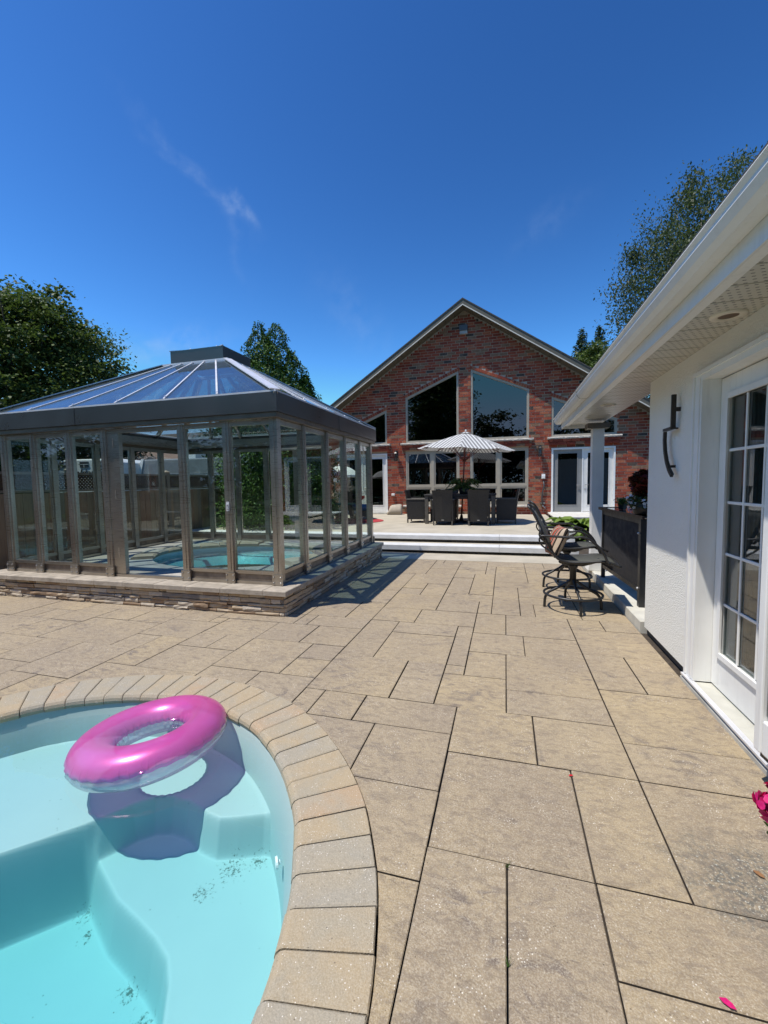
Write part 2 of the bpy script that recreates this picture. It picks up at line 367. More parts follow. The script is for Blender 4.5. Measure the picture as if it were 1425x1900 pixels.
def cdt_plate(outer, holes):
    """triangles of outer minus holes"""
    pts = []; edges = []
    for loop in [outer] + holes:
        o = len(pts); pts += [Vector(p) for p in loop]; edges += [(o + i, o + (i + 1) % len(loop)) for i in range(len(loop))]
    vs, es, fs, *_ = delaunay_2d_cdt(pts, edges, [], 0, 1e-6)
    keep = []
    for f in fs:
        cx = sum(vs[i][0] for i in f) / len(f); cy = sum(vs[i][1] for i in f) / len(f)
        if inpoly(cx, cy, outer) and not any(inpoly(cx, cy, h) for h in holes): keep.append(tuple(f))
    used = sorted({i for f in keep for i in f}); mp = {u: k for k, u in enumerate(used)}
    return [(vs[u][0], vs[u][1]) for u in used], [tuple(mp[i] for i in f) for f in keep]
def plate_mesh(name, outer, holes, z0, z1, mat, axis=2, bevel=0.0):
    v2, tris = cdt_plate(outer, holes)
    if not tris: return None
    def P(u, v, a): return {0: (a, u, v), 1: (u, a, v), 2: (u, v, a)}[axis]
    bm = bmesh.new(); bv = [bm.verts.new(P(u, v, z1)) for u, v in v2]
    for f in tris:
        try: bm.faces.new([bv[i] for i in f])
        except ValueError: pass
    bmesh.ops.dissolve_limit(bm, angle_limit=0.01, verts=bm.verts, edges=bm.edges) if not holes else None
    r = bmesh.ops.extrude_face_region(bm, geom=list(bm.faces))
    dv = {0: (z0 - z1, 0, 0), 1: (0, z0 - z1, 0), 2: (0, 0, z0 - z1)}[axis]
    bmesh.ops.translate(bm, verts=[g for g in r['geom'] if isinstance(g, bmesh.types.BMVert)], vec=dv)
    bmesh.ops.recalc_face_normals(bm, faces=bm.faces)
    me = bpy.data.meshes.new(name); bm.to_mesh(me); bm.free(); me.materials.append(mat); return me
def raw_mesh(name, verts, faces, mats, mi=None, smooth=False):
    me = bpy.data.meshes.new(name); nv = len(verts); nf = len(faces); k = faces.shape[1]
    me.vertices.add(nv); me.vertices.foreach_set('co', np.asarray(verts, np.float32).ravel())
    me.loops.add(nf * k); me.loops.foreach_set('vertex_index', np.asarray(faces, np.int32).ravel())
    me.polygons.add(nf); me.polygons.foreach_set('loop_start', np.arange(0, nf * k, k, dtype=np.int32))
    try: me.polygons.foreach_set('loop_total', np.full(nf, k, np.int32))
    except Exception: pass
    for m_ in (mats if isinstance(mats, (list, tuple)) else [mats]): me.materials.append(m_)
    if mi is not None: me.polygons.foreach_set('material_index', np.asarray(mi, np.int32))
    if smooth: me.polygons.foreach_set('use_smooth', np.ones(nf, bool))
    me.update(calc_edges=True); me.validate(); return me
def catmull(P, n, closed=True):
    out_ = []; k = len(P)
    for i in range(k if closed else k - 1):
        p0, p1, p2, p3 = (P[(i - 1) % k], P[i], P[(i + 1) % k], P[(i + 2) % k]) if closed else (P[max(i - 1, 0)], P[i], P[i + 1], P[min(i + 2, k - 1)])
        for j in range(n):
            t = j / n
            out_.append(tuple(0.5 * ((2 * b) + (-a + c) * t + (2 * a - 5 * b + 4 * c - d) * t * t + (-a + 3 * b - 3 * c + d) * t ** 3) for a, b, c, d in zip(p0, p1, p2, p3)))
    if not closed: out_.append(tuple(P[-1]))
    return out_
SLABS = [[-20,37,6,4],[-14,38,6,3],[4,37,5,4],[-8,38,1,2],[-7,39,5,1],[-2,37,4,3],[2,37,2,3],[-7,38,2,1],[-5,35,3,4],[-14,34,6,4],[-20,33,6,4],[-2,33,1,4],[2,34,6,3],[8,33,1,4],[-5,33,3,2],[-14,32,6,2],[2,30,6,4],[-20,29,6,4],[8,29,1,4],[-14,28,5,4],[-1,28,6,2],[5,26,3,4],[-20,25,6,4],[8,25,1,4],[-14,25,5,3],[1,25,4,3],[5,22,3,4],[-20,21,6,4],[-14,21,5,4],[1,23,4,2],[8,21,1,4],[2,20,3,3],[5,20,3,2],[-20,17,6,4],[-14,17,3,4],[8,17,1,4],[6,18,2,2],[4,14,4,4],[-50,13,6,4],[-44,16,6,1],[-38,16,6,1],[-32,15,6,2],[-26,16,6,1],[-20,15,6,2],[-14,15,1,2],[8,13,1,4],[-44,12,4,4],[-40,12,4,4],[-36,14,4,2],[-26,13,3,3],[-23,14,3,2],[-32,12,3,3],[-29,13,3,2],[-20,14,1,1],[-19,12,4,3],[-36,12,2,2],[-34,12,2,2],[-23,11,4,3],[6,10,2,4],[-29,9,6,4],[8,9,1,4],[-44,8,6,4],[-38,8,2,4],[-36,8,4,4],[4,6,4,4],[-32,7,4,2],[-28,6,3,3],[8,5,1,4],[-15,4,3,4],[-12,4,3,4],[-32,3,4,4],[-21,3,6,4],[-9,3,1,4],[-28,2,3,4],[4,4,4,2],[-25,1,2,4],[-23,1,2,4],[-8,1,3,4],[8,1,1,4],[4,0,4,4],[-5,-1,3,3],[-2,-6,2,6],[0,-6,2,6],[2,-2,6,2],[-5,-4,3,3],[2,-6,6,4],[-32,9,3,3],[-21,7,2,4],[-25,5,4,4],[-23,9,2,2],[-19,7,4,3],[-19,10,2,2],[-17,10,2,2],[-15,8,4,4],[-15,12,3,3],[-13,15,4,2],[-12,12,3,3],[-11,8,2,2],[-11,10,2,2],[-11,17,2,4],[-9,7,4,4],[-9,11,2,6],[-9,17,3,3],[-9,20,4,4],[-9,24,2,2],[-9,26,2,2],[-9,28,4,4],[-8,5,2,2],[-8,32,3,3],[-8,35,3,3],[-7,11,4,4],[-7,15,4,2],[-7,24,2,4],[-6,5,4,2],[-6,17,4,3],[-5,2,3,3],[-5,7,2,4],[-5,23,4,2],[-5,20,3,3],[-5,25,2,6],[-5,31,2,2],[-3,7,3,3],[-3,11,1,4],[-2,10,2,3],[-3,10,1,1],[-3,15,1,2],[-3,25,2,8],[-2,0,4,4],[-2,4,3,3],[-2,13,3,3],[-2,16,2,4],[-1,20,2,4],[-2,20,1,3],[1,20,1,3],[-1,24,2,4],[-1,30,3,4],[-1,34,3,3],[0,7,4,2],[0,9,4,4],[0,16,4,4],[1,4,3,3],[1,13,3,3],[2,0,2,4],[4,10,2,4],[4,18,2,2]]
FAR = [[-50,37,6,4],[-50,33,6,4],[-50,29,6,4],[-50,25,6,4],[-50,21,6,4],[-50,17,6,4],[-50,9,6,4],[-50,5,6,4],[-44,4,6,4],[-38,4,6,4],[-50,1,6,4],[-44,0,6,4],[-38,0,6,4],[-32,-1,4,4],[-28,-2,3,4],[-50,-3,6,4],[-25,-3,4,4],[8,-3,1,4],[-44,-2,6,2],[-38,-3,4,3],[-34,-2,2,2],[-32,-3,4,2],[-44,-5,4,3],[-40,-4,2,2],[-34,-6,2,4],[-28,-6,3,4],[-50,-7,4,4],[-46,-7,2,4],[-38,-6,4,3],[-32,-6,4,3],[8,-7,1,4],[-40,-6,2,2],[-5,-6,3,2],[-44,-9,4,4],[-40,-10,2,4],[-38,-10,2,4],[-36,-9,2,3],[-34,-8,2,2],[-32,-10,4,4],[-28,-10,3,4],[-3,-10,4,4],[1,-12,2,6],[3,-10,5,4],[-52,-11,6,4],[-46,-10,2,3],[8,-11,1,4],[-34,-11,2,3],[-44,-13,4,4],[-36,-13,2,4],[-46,-14,2,4],[-40,-12,2,2],[-38,-13,2,3],[-32,-14,4,4],[-28,-12,4,2],[-3,-14,4,4],[3,-14,5,4],[-50,-13,4,2],[-34,-13,2,2],[8,-15,1,4],[-40,-15,2,3],[-28,-14,2,2],[1,-18,2,6],[-50,-17,2,4],[-48,-17,2,4],[-44,-17,2,4],[-42,-17,2,4],[-38,-15,6,2],[-46,-16,2,2],[-32,-18,4,4],[-28,-18,4,4],[-3,-17,4,3],[3,-18,5,4],[-40,-17,6,2],[-34,-19,2,4],[8,-19,1,4],[-46,-18,2,2],[-52,-19,4,2],[-48,-21,2,4],[-44,-20,4,3],[-40,-21,6,4],[-3,-19,4,2],[-46,-21,2,3],[-32,-22,2,4],[-30,-22,2,4],[-28,-22,4,4],[1,-24,2,6],[3,-22,5,4],[-52,-21,4,2],[-34,-23,2,4],[-5,-21,4,2],[-1,-24,2,5],[8,-23,1,4],[-44,-24,4,4],[-52,-23,4,2],[-48,-24,4,3],[-40,-24,6,3],[-5,-24,4,3],[-32,-24,6,2],[-26,-24,2,2],[3,-24,5,2],[-34,-24,2,1],[8,-24,1,1]]
# ------------------------------------------------------------------ ground and patio
OUTER = [(-3.378, 2.03), (-3.161, 2.27), (-2.923, 2.43), (-2.639, 2.55), (-2.317, 2.622), (-2.015, 2.636), (-1.711, 2.585), (-1.362, 2.45), (-1.114, 2.288),
         (-.893, 2.089), (-.728, 1.90), (-.603, 1.72), (-.522, 1.56), (-.463, 1.43), (-.42, 1.30), (-.38, 1.14), (-.353, .96), (-.32, .5), (-.30, -.3),
         (-.32, -1.5), (-.5, -2.8), (-1.2, -3.8), (-2.4, -4.2), (-3.5, -3.6), (-3.95, -2.5), (-4.08, -.8), (-4.10, .3), (-3.98, 1.0), (-3.72, 1.6)]
OC = catmull(OUTER, 6)                       # outer edge of the coping (clockwise)
def resample(P, n):
    P = [Vector((*p, 0)) for p in P]; ln = [0]
    for i in range(len(P)): ln.append(ln[-1] + (P[(i + 1) % len(P)] - P[i]).length)
    o = []; k = 0
    for j in range(n):
        t = ln[-1] * j / n
        while ln[k + 1] < t: k += 1
        f = (t - ln[k]) / (ln[k + 1] - ln[k]); q = P[k].lerp(P[(k + 1) % len(P)], f); o.append((q.x, q.y))
    return o, ln[-1]
OCR, OLEN = resample(OC, 360)
def inward(P, i, w=3):
    a = Vector(P[(i + w) % len(P)]) - Vector(P[i - w]); a.normalize(); return Vector((a.y, -a.x))   # clockwise curve: inside is to the right
CW = 0.318
IC = [tuple(Vector(OCR[i]) + inward(OCR, i, 6) * CW) for i in range(360)]
OCS = [tuple(Vector(OCR[i]) + inward(OCR, i, 6) * -0.006) for i in range(0, 360, 2)]
ICS = IC[::3]

lawn = MB()
X0, X1, Y0, Y1 = -9.0, 6.0, -6.5, 9.2
for a, b, c, d in ((-400, 400, Y1, 600), (-400, 400, -400, Y0), (-400, X0, Y0, Y1), (X1, 400, Y0, Y1)):
    lawn.add([(a, c, -.035), (b, c, -.035), (b, d, -.035), (a, d, -.035)], [(0, 1, 2, 3)])
tag(lawn.build('ground', LAWN), kind='structure')
patio = thing('patio', None, None, (0, 4, 0)); patio['kind'] = 'structure'
me = plate_mesh('patio_bed', [(X0, Y0), (X1, Y0), (X1, Y1), (X0, Y1)], [OCS], -0.30, -0.018, JOINT)
link('joint_bed', me, patio)
GU = .3063
def slab_rect(r):
    i, j, w_, h_ = r
    return .0105 + GU * i / 2, .0105 + GU * (i + w_) / 2, 1.586 + GU * 1.02 * j / 2, 1.586 + GU * 1.02 * (j + h_) / 2
def slab_shape(r, rnd):
    x0, x1, y0, y1 = slab_rect(r); g = 0.0036
    x1 = min(x1, 1.232); y1 = min(y1, 7.826)
    gy = g + .0034 * min(1, max(0, (y0 - 1.8) / 2.5)) - .0006
    x0 += g + rnd.uniform(-.0012, .0015); x1 -= g + rnd.uniform(-.0012, .0015); y0 += gy + rnd.uniform(-.0012, .0015); y1 -= gy + rnd.uniform(-.0012, .0015)
    return x0, x1, y0, y1
near_pool = lambda x0, x1, y0, y1: any(x0 - .02 < p[0] < x1 + .02 and y0 - .02 < p[1] < y1 + .02 for p in OCR) or inpoly((x0 + x1) / 2, (y0 + y1) / 2, OCR)
rs = random.Random(5)
def make_slab(r):
    x0, x1, y0, y1 = slab_shape(r, rs)
    if x1 - x0 < .03 or y1 - y0 < .03: return None
    if near_pool(x0, x1, y0, y1):
        me = plate_mesh('slab', [(x0, y0), (x1, y0), (x1, y1), (x0, y1)], [OCS], -.045, rs.uniform(-.001, .001), PAVER)
        if me is None: return None
        bm = bmesh.new(); bm.from_mesh(me); 
        es = [e for e in bm.edges if len(e.link_faces) == 2 and e.calc_face_angle(0) > .7 and all(v.co.z > -.02 for v in e.verts)]
        bmesh.ops.bevel(bm, geom=es, offset=.003, segments=1, affect='EDGES'); bm.normal_update()
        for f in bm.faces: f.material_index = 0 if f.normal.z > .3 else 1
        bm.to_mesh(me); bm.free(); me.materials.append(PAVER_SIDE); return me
    b = MB(); zt = rs.uniform(-.0015, .0015); tx, ty = rs.uniform(-.0012, .0012), rs.uniform(-.0012, .0012)
    b.cbox(x0, x1, y0, y1, -.045, zt, .0035)
    b.v = [(x, y, z + (tx * (x - x0) + ty * (y - y0) if z > -.04 else 0)) for x, y, z in b.v]
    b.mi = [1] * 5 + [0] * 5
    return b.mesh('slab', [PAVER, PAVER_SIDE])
for r in SLABS:
    me = make_slab(r)
    if me: link('slab', me, patio)
bmj = bmesh.new()
for r in FAR:
    me = make_slab(r)
    if me: bmj.from_mesh(me); bpy.data.meshes.remove(me)
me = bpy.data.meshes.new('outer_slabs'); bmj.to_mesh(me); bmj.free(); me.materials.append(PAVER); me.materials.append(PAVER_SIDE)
o = link('outer_slabs', me, patio); o['kind'] = 'stuff'
# concrete strip in front of the steps
b = MB(); b.cbox(-7.2, 1.232, 7.832, 8.62, -.04, .004, .004); b.build('concrete_strip', CONC, patio)

# ------------------------------------------------------------------ pool
pool = thing('swimming_pool', 'curved inground pool shell with pale blue steps and a stone block coping', 'swimming pool', (-2.1, -.5, 0))
NB = int(round(OLEN / .150)); per = 360 / NB
prof = [(0, -.07), (0, .004), (.004, .009), (.282, .009), (.298, .004), (.311, -.010), (.316, -.028), (.310, -.048), (.292, -.058), (.28, -.07)]
def curve_at(t):
    i = int(math.floor(t)) % 360; f = t - math.floor(t)
    p = Vector(OCR[i]).lerp(Vector(OCR[(i + 1) % 360]), f); n = inward(OCR, i, 6).lerp(inward(OCR, (i + 1) % 360, 6), f); return p, n.normalized()
for k in range(NB):
    g = 0.055; t0, t1 = k * per + g, (k + 1) * per - g; b = MB(); dz = rs.uniform(-.0015, .0015); dr = rs.uniform(-.003, .003)
    vs = []; ts = [t0, t0 + .12, (t0 + t1) / 2, t1 - .12, t1]
    for q, t in enumerate(ts):
        p, n = curve_at(t); drop = .0035 if q in (0, 4) else 0
        for r_, z in prof: vs.append((*(p + n * (r_ + dr)), z + dz - (drop if z > -.04 else 0)))
    m_ = len(prof); fs = [(i * m_ + j, i * m_ + (j + 1) % m_, (i + 1) * m_ + (j + 1) % m_, (i + 1) * m_ + j) for i in range(4) for j in range(m_)]
    fs += [tuple(range(m_)), tuple(4 * m_ + j for j in range(m_))[::-1]]
    b.add(vs, fs); b.build('coping_block', COPES[rs.choice((0, 0, 0, 1, 1, 1, 1, 2))], pool)
# basin: depth field with a sun ledge, a mid step and the floor (depths as seen below the water line at -0.10)
WZ = -.105
LEDGE = [(-6.5, -2.9), (-3.3, .22), (-2.267, 1.304), (-2.158, 1.416), (-2.035, 1.548), (-1.975, 1.637), (-1.92, 1.722), (-1.85, 1.785), (-1.76, 1.815), (-1.66, 1.812), (-1.591, 1.795),
         (-1.511, 1.762), (-1.415, 1.746), (-1.318, 1.780), (-1.20, 1.83), (-1.066, 1.838), (-.6, 1.82), (-.3, 3.2), (-6.5, 3.2)]
STEPR = [(-2.033, 1.55), (-1.734, 1.405), (-1.55, 1.352), (-1.43, 1.313), (-1.33, 1.267), (-1.26, 1.20), (-1.19, 1.10), (-1.13, .95), (-1.10, .6), (-1.12, -.2), (-1.2, -1.0), (0, -1.2), (.2, 2.5), (-2.033, 2.5)]
D1, D2, D3 = .16, .35, .59
def sdist(X, Y, P):
    """signed distance, positive inside"""
    d = np.full(X.shape, 1e9); ins = np.zeros(X.shape, bool)
    for k in range(len(P)):
        a, b = P[k], P[k - 1]; ex, ey = b[0] - a[0], b[1] - a[1]
        t = np.clip(((X - a[0]) * ex + (Y - a[1]) * ey) / (ex * ex + ey * ey), 0, 1)
        d = np.minimum(d, np.hypot(X - a[0] - t * ex, Y - a[1] - t * ey))
        cr = (a[1] > Y) != (b[1] > Y)
        with np.errstate(divide='ignore', invalid='ignore'): xx = (b[0] - a[0]) * (Y - a[1]) / (b[1] - a[1] + 1e-12) + a[0]
        ins ^= cr & (X < xx)
    return np.where(ins, d, -d)
def smooth01(d, w_): t = np.clip(d / w_ + .5, 0, 1); return t * t * (3 - 2 * t)
def basin_grid(xs, ys):
    Xg, Yg = np.meshgrid(xs, ys); dep = np.full(Xg.shape, D3)
    dep = dep + (D2 - D3) * smooth01(sdist(Xg, Yg, STEPR), .06)
    dep = dep + (D1 - dep) * smooth01(sdist(Xg, Yg, LEDGE), .06)
    wall = sdist(Xg, Yg, IC[::4]); dep = dep - .07 * np.clip(1 - (wall + .01) / .08, 0, 1) ** 2
    V = np.stack([Xg, Yg, WZ - dep], -1).reshape(-1, 3); w_ = len(xs); h_ = len(ys)
    a = (np.arange(h_ - 1)[:, None] * w_ + np.arange(w_ - 1)[None]).ravel(); F = np.stack([a, a + 1, a + w_ + 1, a + w_], 1)
    inside = (sdist(V[:, 0], V[:, 1], OCR[::4]) > .10)[F].any(1)
    return V, F[inside]
def basin_mat():
    t = NT('pool_liner'); v = t.pos()
    c = t.mix(t.ramp(t.noise(v, 3, 3), .3, .7), (.45, .53, .51), (.43, .51, .495))
    # leaf dust gathered in the corners and scattered specks
    geo = t.n('ShaderNodeNewGeometry')
    acc_ = None
    for p, r in (((-1.30, 1.70, -.45), .10), ((-1.20, 1.77, -.45), .07), ((-1.36, 1.56, -.45), .07), ((-2.02, 1.50, -.7), .07), ((-1.92, 1.42, -.7), .05), ((-1.53, 1.30, -.7), .07), ((-1.40, 1.22, -.7), .07), ((-.80, 1.12, -.45), .07)):
        d = t.n('ShaderNodeVectorMath', operation='DISTANCE'); t.l(geo.outputs['Position'], d.inputs[0]); d.inputs[1].default_value = p
        g = t.ramp(d.outputs['Value'], 0, r * 1.7, .62, 0); acc_ = g if acc_ is None else t.math('MAXIMUM', acc_, g)
    n1 = t.noise(v, 55, 6, .75); spk = t.ramp(t.math('ADD', t.math('MULTIPLY', acc_, .42), n1), .72, .79)
    spk2 = t.ramp(t.voro(v, 26), .06, .10, 1, 0); spk2 = t.math('MULTIPLY', spk2, t.ramp(t.noise(v, 5, 2), .56, .6))
    c = t.mix(t.math('MAXIMUM', t.math('MULTIPLY', spk, .8), t.math('MULTIPLY', spk2, .6)), c, (.05, .07, .045))
    t.bsdf(c, .5, 0, None, .3); return t.m
LINER = basin_mat()
V1, F1 = basin_grid(np.arange(-3.6, -.2, .0075), np.arange(.55, 2.75, .0075)); V2, F2 = basin_grid(np.linspace(-4.3, -.1, 60), np.linspace(-4.5, .55, 70)); V3, F3 = basin_grid(np.linspace(-4.3, -3.6, 30), np.linspace(.55, 2.75, 60))
me = raw_mesh('pool_floor', np.concatenate([V1, V2, V3]), np.concatenate([F1, F2 + len(V1), F3 + len(V1) + len(V2)]), LINER, smooth=True); link('pool_floor', me, pool)
WC = [Vector((*OCR[i], 0)) + (inward(OCR, i, 6) * .303).to_3d() for i in range(360)]
b = MB(); vs = []
for i, p in enumerate(WC):
    n_i = inward(OCR, i, 6)
    vs += [(p.x, p.y, -.05), (p.x + n_i.x * .055, p.y + n_i.y * .055, -.21), (p.x + n_i.x * .11, p.y + n_i.y * .11, -.80)]
b.add(vs, [(3 * i + k, 3 * ((i + 1) % 360) + k, 3 * ((i + 1) % 360) + k + 1, 3 * i + k + 1) for i in range(360) for k in (0, 1)]); b.build('pool_wall', LINER, pool, smooth=True)
b = MB(); q = Vector((-.965, 1.57, -.22)); nn = Vector((-.8, -.6, 0)).normalized(); s_ = nn.cross(Vector((0, 0, 1)))
ring = lambda r, off: [tuple(q + nn * off + (s_ * math.cos(a) + Vector((0, 0, 1)) * math.sin(a)) * r) for a in [2 * math.pi * k / 16 for k in range(16)]]
vs = ring(.026, .0) + ring(.024, .010) + ring(.010, .010) + ring(.010, -.01)
b.add(vs, [(r_ * 16 + k, r_ * 16 + (k + 1) % 16, (r_ + 1) * 16 + (k + 1) % 16, (r_ + 1) * 16 + k) for r_ in range(3) for k in range(16)]); b.build('return_jet', WHITE, pool)
def water_mat(name, absorb, dens):
    t = NT(name); v = t.pos(); fr = t.n('ShaderNodeFresnel'); fr.inputs['IOR'].default_value = 1.33
    geo = t.n('ShaderNodeNewGeometry')
    t.l(t.math('SUBTRACT', 1.33, t.math('MULTIPLY', geo.outputs['Backfacing'], 1.33 - 1 / 1.33)), fr.inputs['IOR'])
    nm = t.bump(t.noise(v, 5, 3, .5, .4), .05, .01); t.l(nm, fr.inputs['Normal'])
    tr = t.n('ShaderNodeBsdfTransparent'); gl = t.n('ShaderNodeBsdfGlossy'); gl.inputs['Roughness'].default_value = .01; t.l(nm, gl.inputs['Normal'])
    mx = t.n('ShaderNodeMixShader'); t.l(fr.outputs[0], mx.inputs[0]); t.l(tr.outputs[0], mx.inputs[1]); t.l(gl.outputs[0], mx.inputs[2]); t.l(mx.outputs[0], t.out.inputs['Surface'])
    va = t.n('ShaderNodeVolumeAbsorption'); va.inputs['Color'].default_value = (*absorb, 1); va.inputs['Density'].default_value = dens; t.l(va.outputs[0], t.out.inputs['Volume'])
    return t.m
WATER = water_mat('pool_water', (.16, .89, .95), 0.95)
b = MB(); vs = [(p.x, p.y, -.062) for p in WC] + [(p.x, p.y, -.9) for p in WC]
b.add(vs, [tuple(range(360)), tuple(range(360, 720))[::-1]] + [(i, (i + 1) % 360, 360 + (i + 1) % 360, 360 + i) for i in range(360)])
tag(b.build('pool_water', WATER), kind='structure')

# ------------------------------------------------------------------ swim ring
def ring_part(name, a0, a1, mat, parent, wr):
    nU, nV = 120, 22; Rm, rt = .297, .117; vs = []; fs = []
    rr_ = random.Random(3); puck = [rr_.uniform(.3, 1) for _ in range(60)]
    for i in range(nU):
        U_ = 2 * math.pi * i / nU
        for j in range(nV + 1):
            a = a0 + (a1 - a0) * j / nV
            seam = min(abs(math.sin(a)), 1); k = puck[(i // 2) % 60] * math.exp(-(seam / .22) ** 2) * wr * (1 if i % 4 < 2 else -1)
            r = rt + k - .008 * math.exp(-(seam / .07) ** 2)
            vs.append(((Rm + r * math.cos(a)) * math.cos(U_), (Rm + r * math.cos(a)) * math.sin(U_), r * .86 * math.sin(a)))
    for i in range(nU):
        for j in range(nV):
            i2 = (i + 1) % nU; fs.append((i * (nV + 1) + j, i2 * (nV + 1) + j, i2 * (nV + 1) + j + 1, i * (nV + 1) + j + 1))
    me = MB().add(vs, fs).mesh(name, mat, True); return local(name, me, parent)
def pink_mat():
    t = NT('pink_vinyl'); v = t.pos(obj=True)
    c = t.mix(t.ramp(t.noise(v, 4, 3), .35, .65), (.95, .18, .56), (.90, .13, .48))
    co = t.n('ShaderNodeTexCoord').outputs['Object']; sp = t.n('ShaderNodeSeparateXYZ'); t.l(co, sp.inputs[0])
    ang = t.math('ARCTAN2', sp.outputs[1], sp.outputs[0]); cv = t.n('ShaderNodeCombineXYZ'); t.l(t.math('MULTIPLY', ang, 9.0), cv.inputs[0]); t.l(t.math('MULTIPLY', sp.outputs[2], 2.0), cv.inputs[1])
    wr = t.ramp(t.noise(cv.outputs[0], 2.2, 3, .6), .56, .64); low = t.ramp(sp.outputs[2], .0, .065, 1, 0)
    c = t.mix(t.math('MULTIPLY', t.math('MULTIPLY', wr, low), .45), c, (.42, .05, .22))  # darker pink paints shade into the wrinkles near the seam
    p = t.bsdf(c, .30, .25, t.bump(t.math('MULTIPLY', wr, low), .5, .006), .5, Coat_Weight=.6, Coat_Roughness=.12)
    tr = t.n('ShaderNodeBsdfTransparent'); tr.inputs[0].default_value = (.98, .55, .85, 1); mx = t.n('ShaderNodeMixShader'); mx.inputs[0].default_value = .40
    t.l(p.outputs[0], mx.inputs[1]); t.l(tr.outputs[0], mx.inputs[2]); t.l(mx.outputs[0], t.out.inputs[0]); return t.m
def clear_mat():
    t = NT('clear_vinyl'); tr = t.n('ShaderNodeBsdfTransparent'); tr.inputs[0].default_value = (.90, .90, .95, 1)
    gl = t.n('ShaderNodeBsdfGlossy'); gl.inputs['Roughness'].default_value = .08; df = t.n('ShaderNodeBsdfTranslucent'); df.inputs[0].default_value = (.80, .86, .93, 1)
    d2 = t.n('ShaderNodeBsdfDiffuse'); d2.inputs[0].default_value = (.90, .93, .95, 1)
    m0 = t.n('ShaderNodeMixShader'); m0.inputs[0].default_value = .5; t.l(df.outputs[0], m0.inputs[1]); t.l(d2.outputs[0], m0.inputs[2])
    m1 = t.n('ShaderNodeMixShader'); m1.inputs[0].default_value = .34; t.l(tr.outputs[0], m1.inputs[1]); t.l(m0.outputs[0], m1.inputs[2])
    lw = t.n('ShaderNodeLayerWeight'); lw.inputs[0].default_value = .25
    m2 = t.n('ShaderNodeMixShader'); t.l(lw.outputs['Facing'], m2.inputs[0]); t.l(m1.outputs[0], m2.inputs[1]); t.l(gl.outputs[0], m2.inputs[2]); t.l(m2.outputs[0], t.out.inputs[0]); return t.m
PINK, CLEARV = pink_mat(), clear_mat()
rg = thing('swim_ring', 'shiny pink inflatable swim ring with clear underside floating on the pool', 'swim ring', (-1.985, 1.925, -.012), rot=(R(-1.5), R(-6), 0))
ring_part('ring_top', 0, math.pi, PINK, rg, .006)
ring_part('ring_underside', -math.pi, 0, CLEARV, rg, .006)

# ------------------------------------------------------------------ gazebo plinth (ledgestone)
GX0, GX1, GY0, GY1 = -6.98, -2.30, 4.075, 7.90
plinth = thing('stone_plinth', 'low stacked ledgestone plinth under the glass spa enclosure', 'plinth', (-4.64, 6, 0))
SPAC = (-4.32, 6.08); SPA = [(SPAC[0] + 1.38 * math.cos(2 * math.pi * k / 48), SPAC[1] + 1.03 * math.sin(2 * math.pi * k / 48)) for k in range(48)]
me = plate_mesh('plinth_core', [(GX0 + .06, GY0 + .06), (GX1 - .06, GY0 + .06), (GX1 - .06, GY1 - .06), (GX0 + .06, GY1 - .06)], [SPA], -.02, .236, simple('ledge_backing', (.12, .09, .065), .95)); link('plinth_core', me, plinth)  # dark core colour paints shade into the gaps between stones
me = plate_mesh('plinth_floor', [(GX0 + .3, GY0 + .3), (GX1 - .3, GY0 + .3), (GX1 - .3, GY1 - .3), (GX0 + .3, GY1 - .3)], [SPA], .20, .288, GREYPAVE); link('plinth_floor', me, plinth)
rl = random.Random(11); LEDGE_M = LEDGE_MATS
def ledge(axis, fixed, sgn, a0, a1, collect=None):
    z = 0.0
    rows = [.040, .052, .038, .056, .046]
    tot = .236 / sum(rows)
    for h in rows:
        h *= tot; a = a0 + rl.uniform(-.1, 0)
        while a < a1:
            l_ = rl.uniform(.10, .30); A0, A1 = max(a, a0), min(a + l_, a1); a += l_
            if A1 - A0 < .03: continue
            g = .0014; pr_ = rl.uniform(.0, .026); b = MB(); j = lambda k=.004: rl.uniform(-k, k)
            z0, z1 = z + g + j(.001), z + h - g + j(.002)
            sub = 3; outv = []
            for q in range(sub + 1):
                t = A0 + g + (A1 - A0 - 2 * g) * q / sub; p2 = pr_ + j(.006)
                outv += [(t, p2 - .06, z0), (t, p2 + j(), z0 + .003), (t, p2 + .004 + j(), (z0 + z1) / 2), (t, p2 + j(), z1 - .003 + j(.0015)), (t, p2 - .06, z1)]
            vs = [((t, fixed + sgn * p_, zz) if axis == 0 else (fixed + sgn * p_, t, zz)) for t, p_, zz in outv]
            fs = [(q * 5 + k, (q + 1) * 5 + k, (q + 1) * 5 + (k + 1) % 5, q * 5 + (k + 1) % 5) for q in range(sub) for k in range(5)] + [(0, 1, 2, 3, 4), tuple(sub * 5 + k for k in (4, 3, 2, 1, 0))]
            mi = rl.choices((0, 1, 2, 3), (5, 3, 3, 2))[0]
            if collect is None: b.add(vs, fs); b.build('ledge_stone', LEDGE_M[mi], plinth)
            else: collect.add(vs, fs, mi)
        z += h
ledge(0, GY0 + .035, -1, GX0, GX1 - .035); ledge(1, GX1 - .035, 1, GY0 + .04, GY1)
cb = MB(); ledge(0, GY1 - .035, 1, GX0, GX1, cb); ledge(1, GX0 + .035, -1, GY0, GY1, cb); o = cb.build('rear_ledge_stones', LEDGE_M, plinth); o['kind'] = 'stuff'
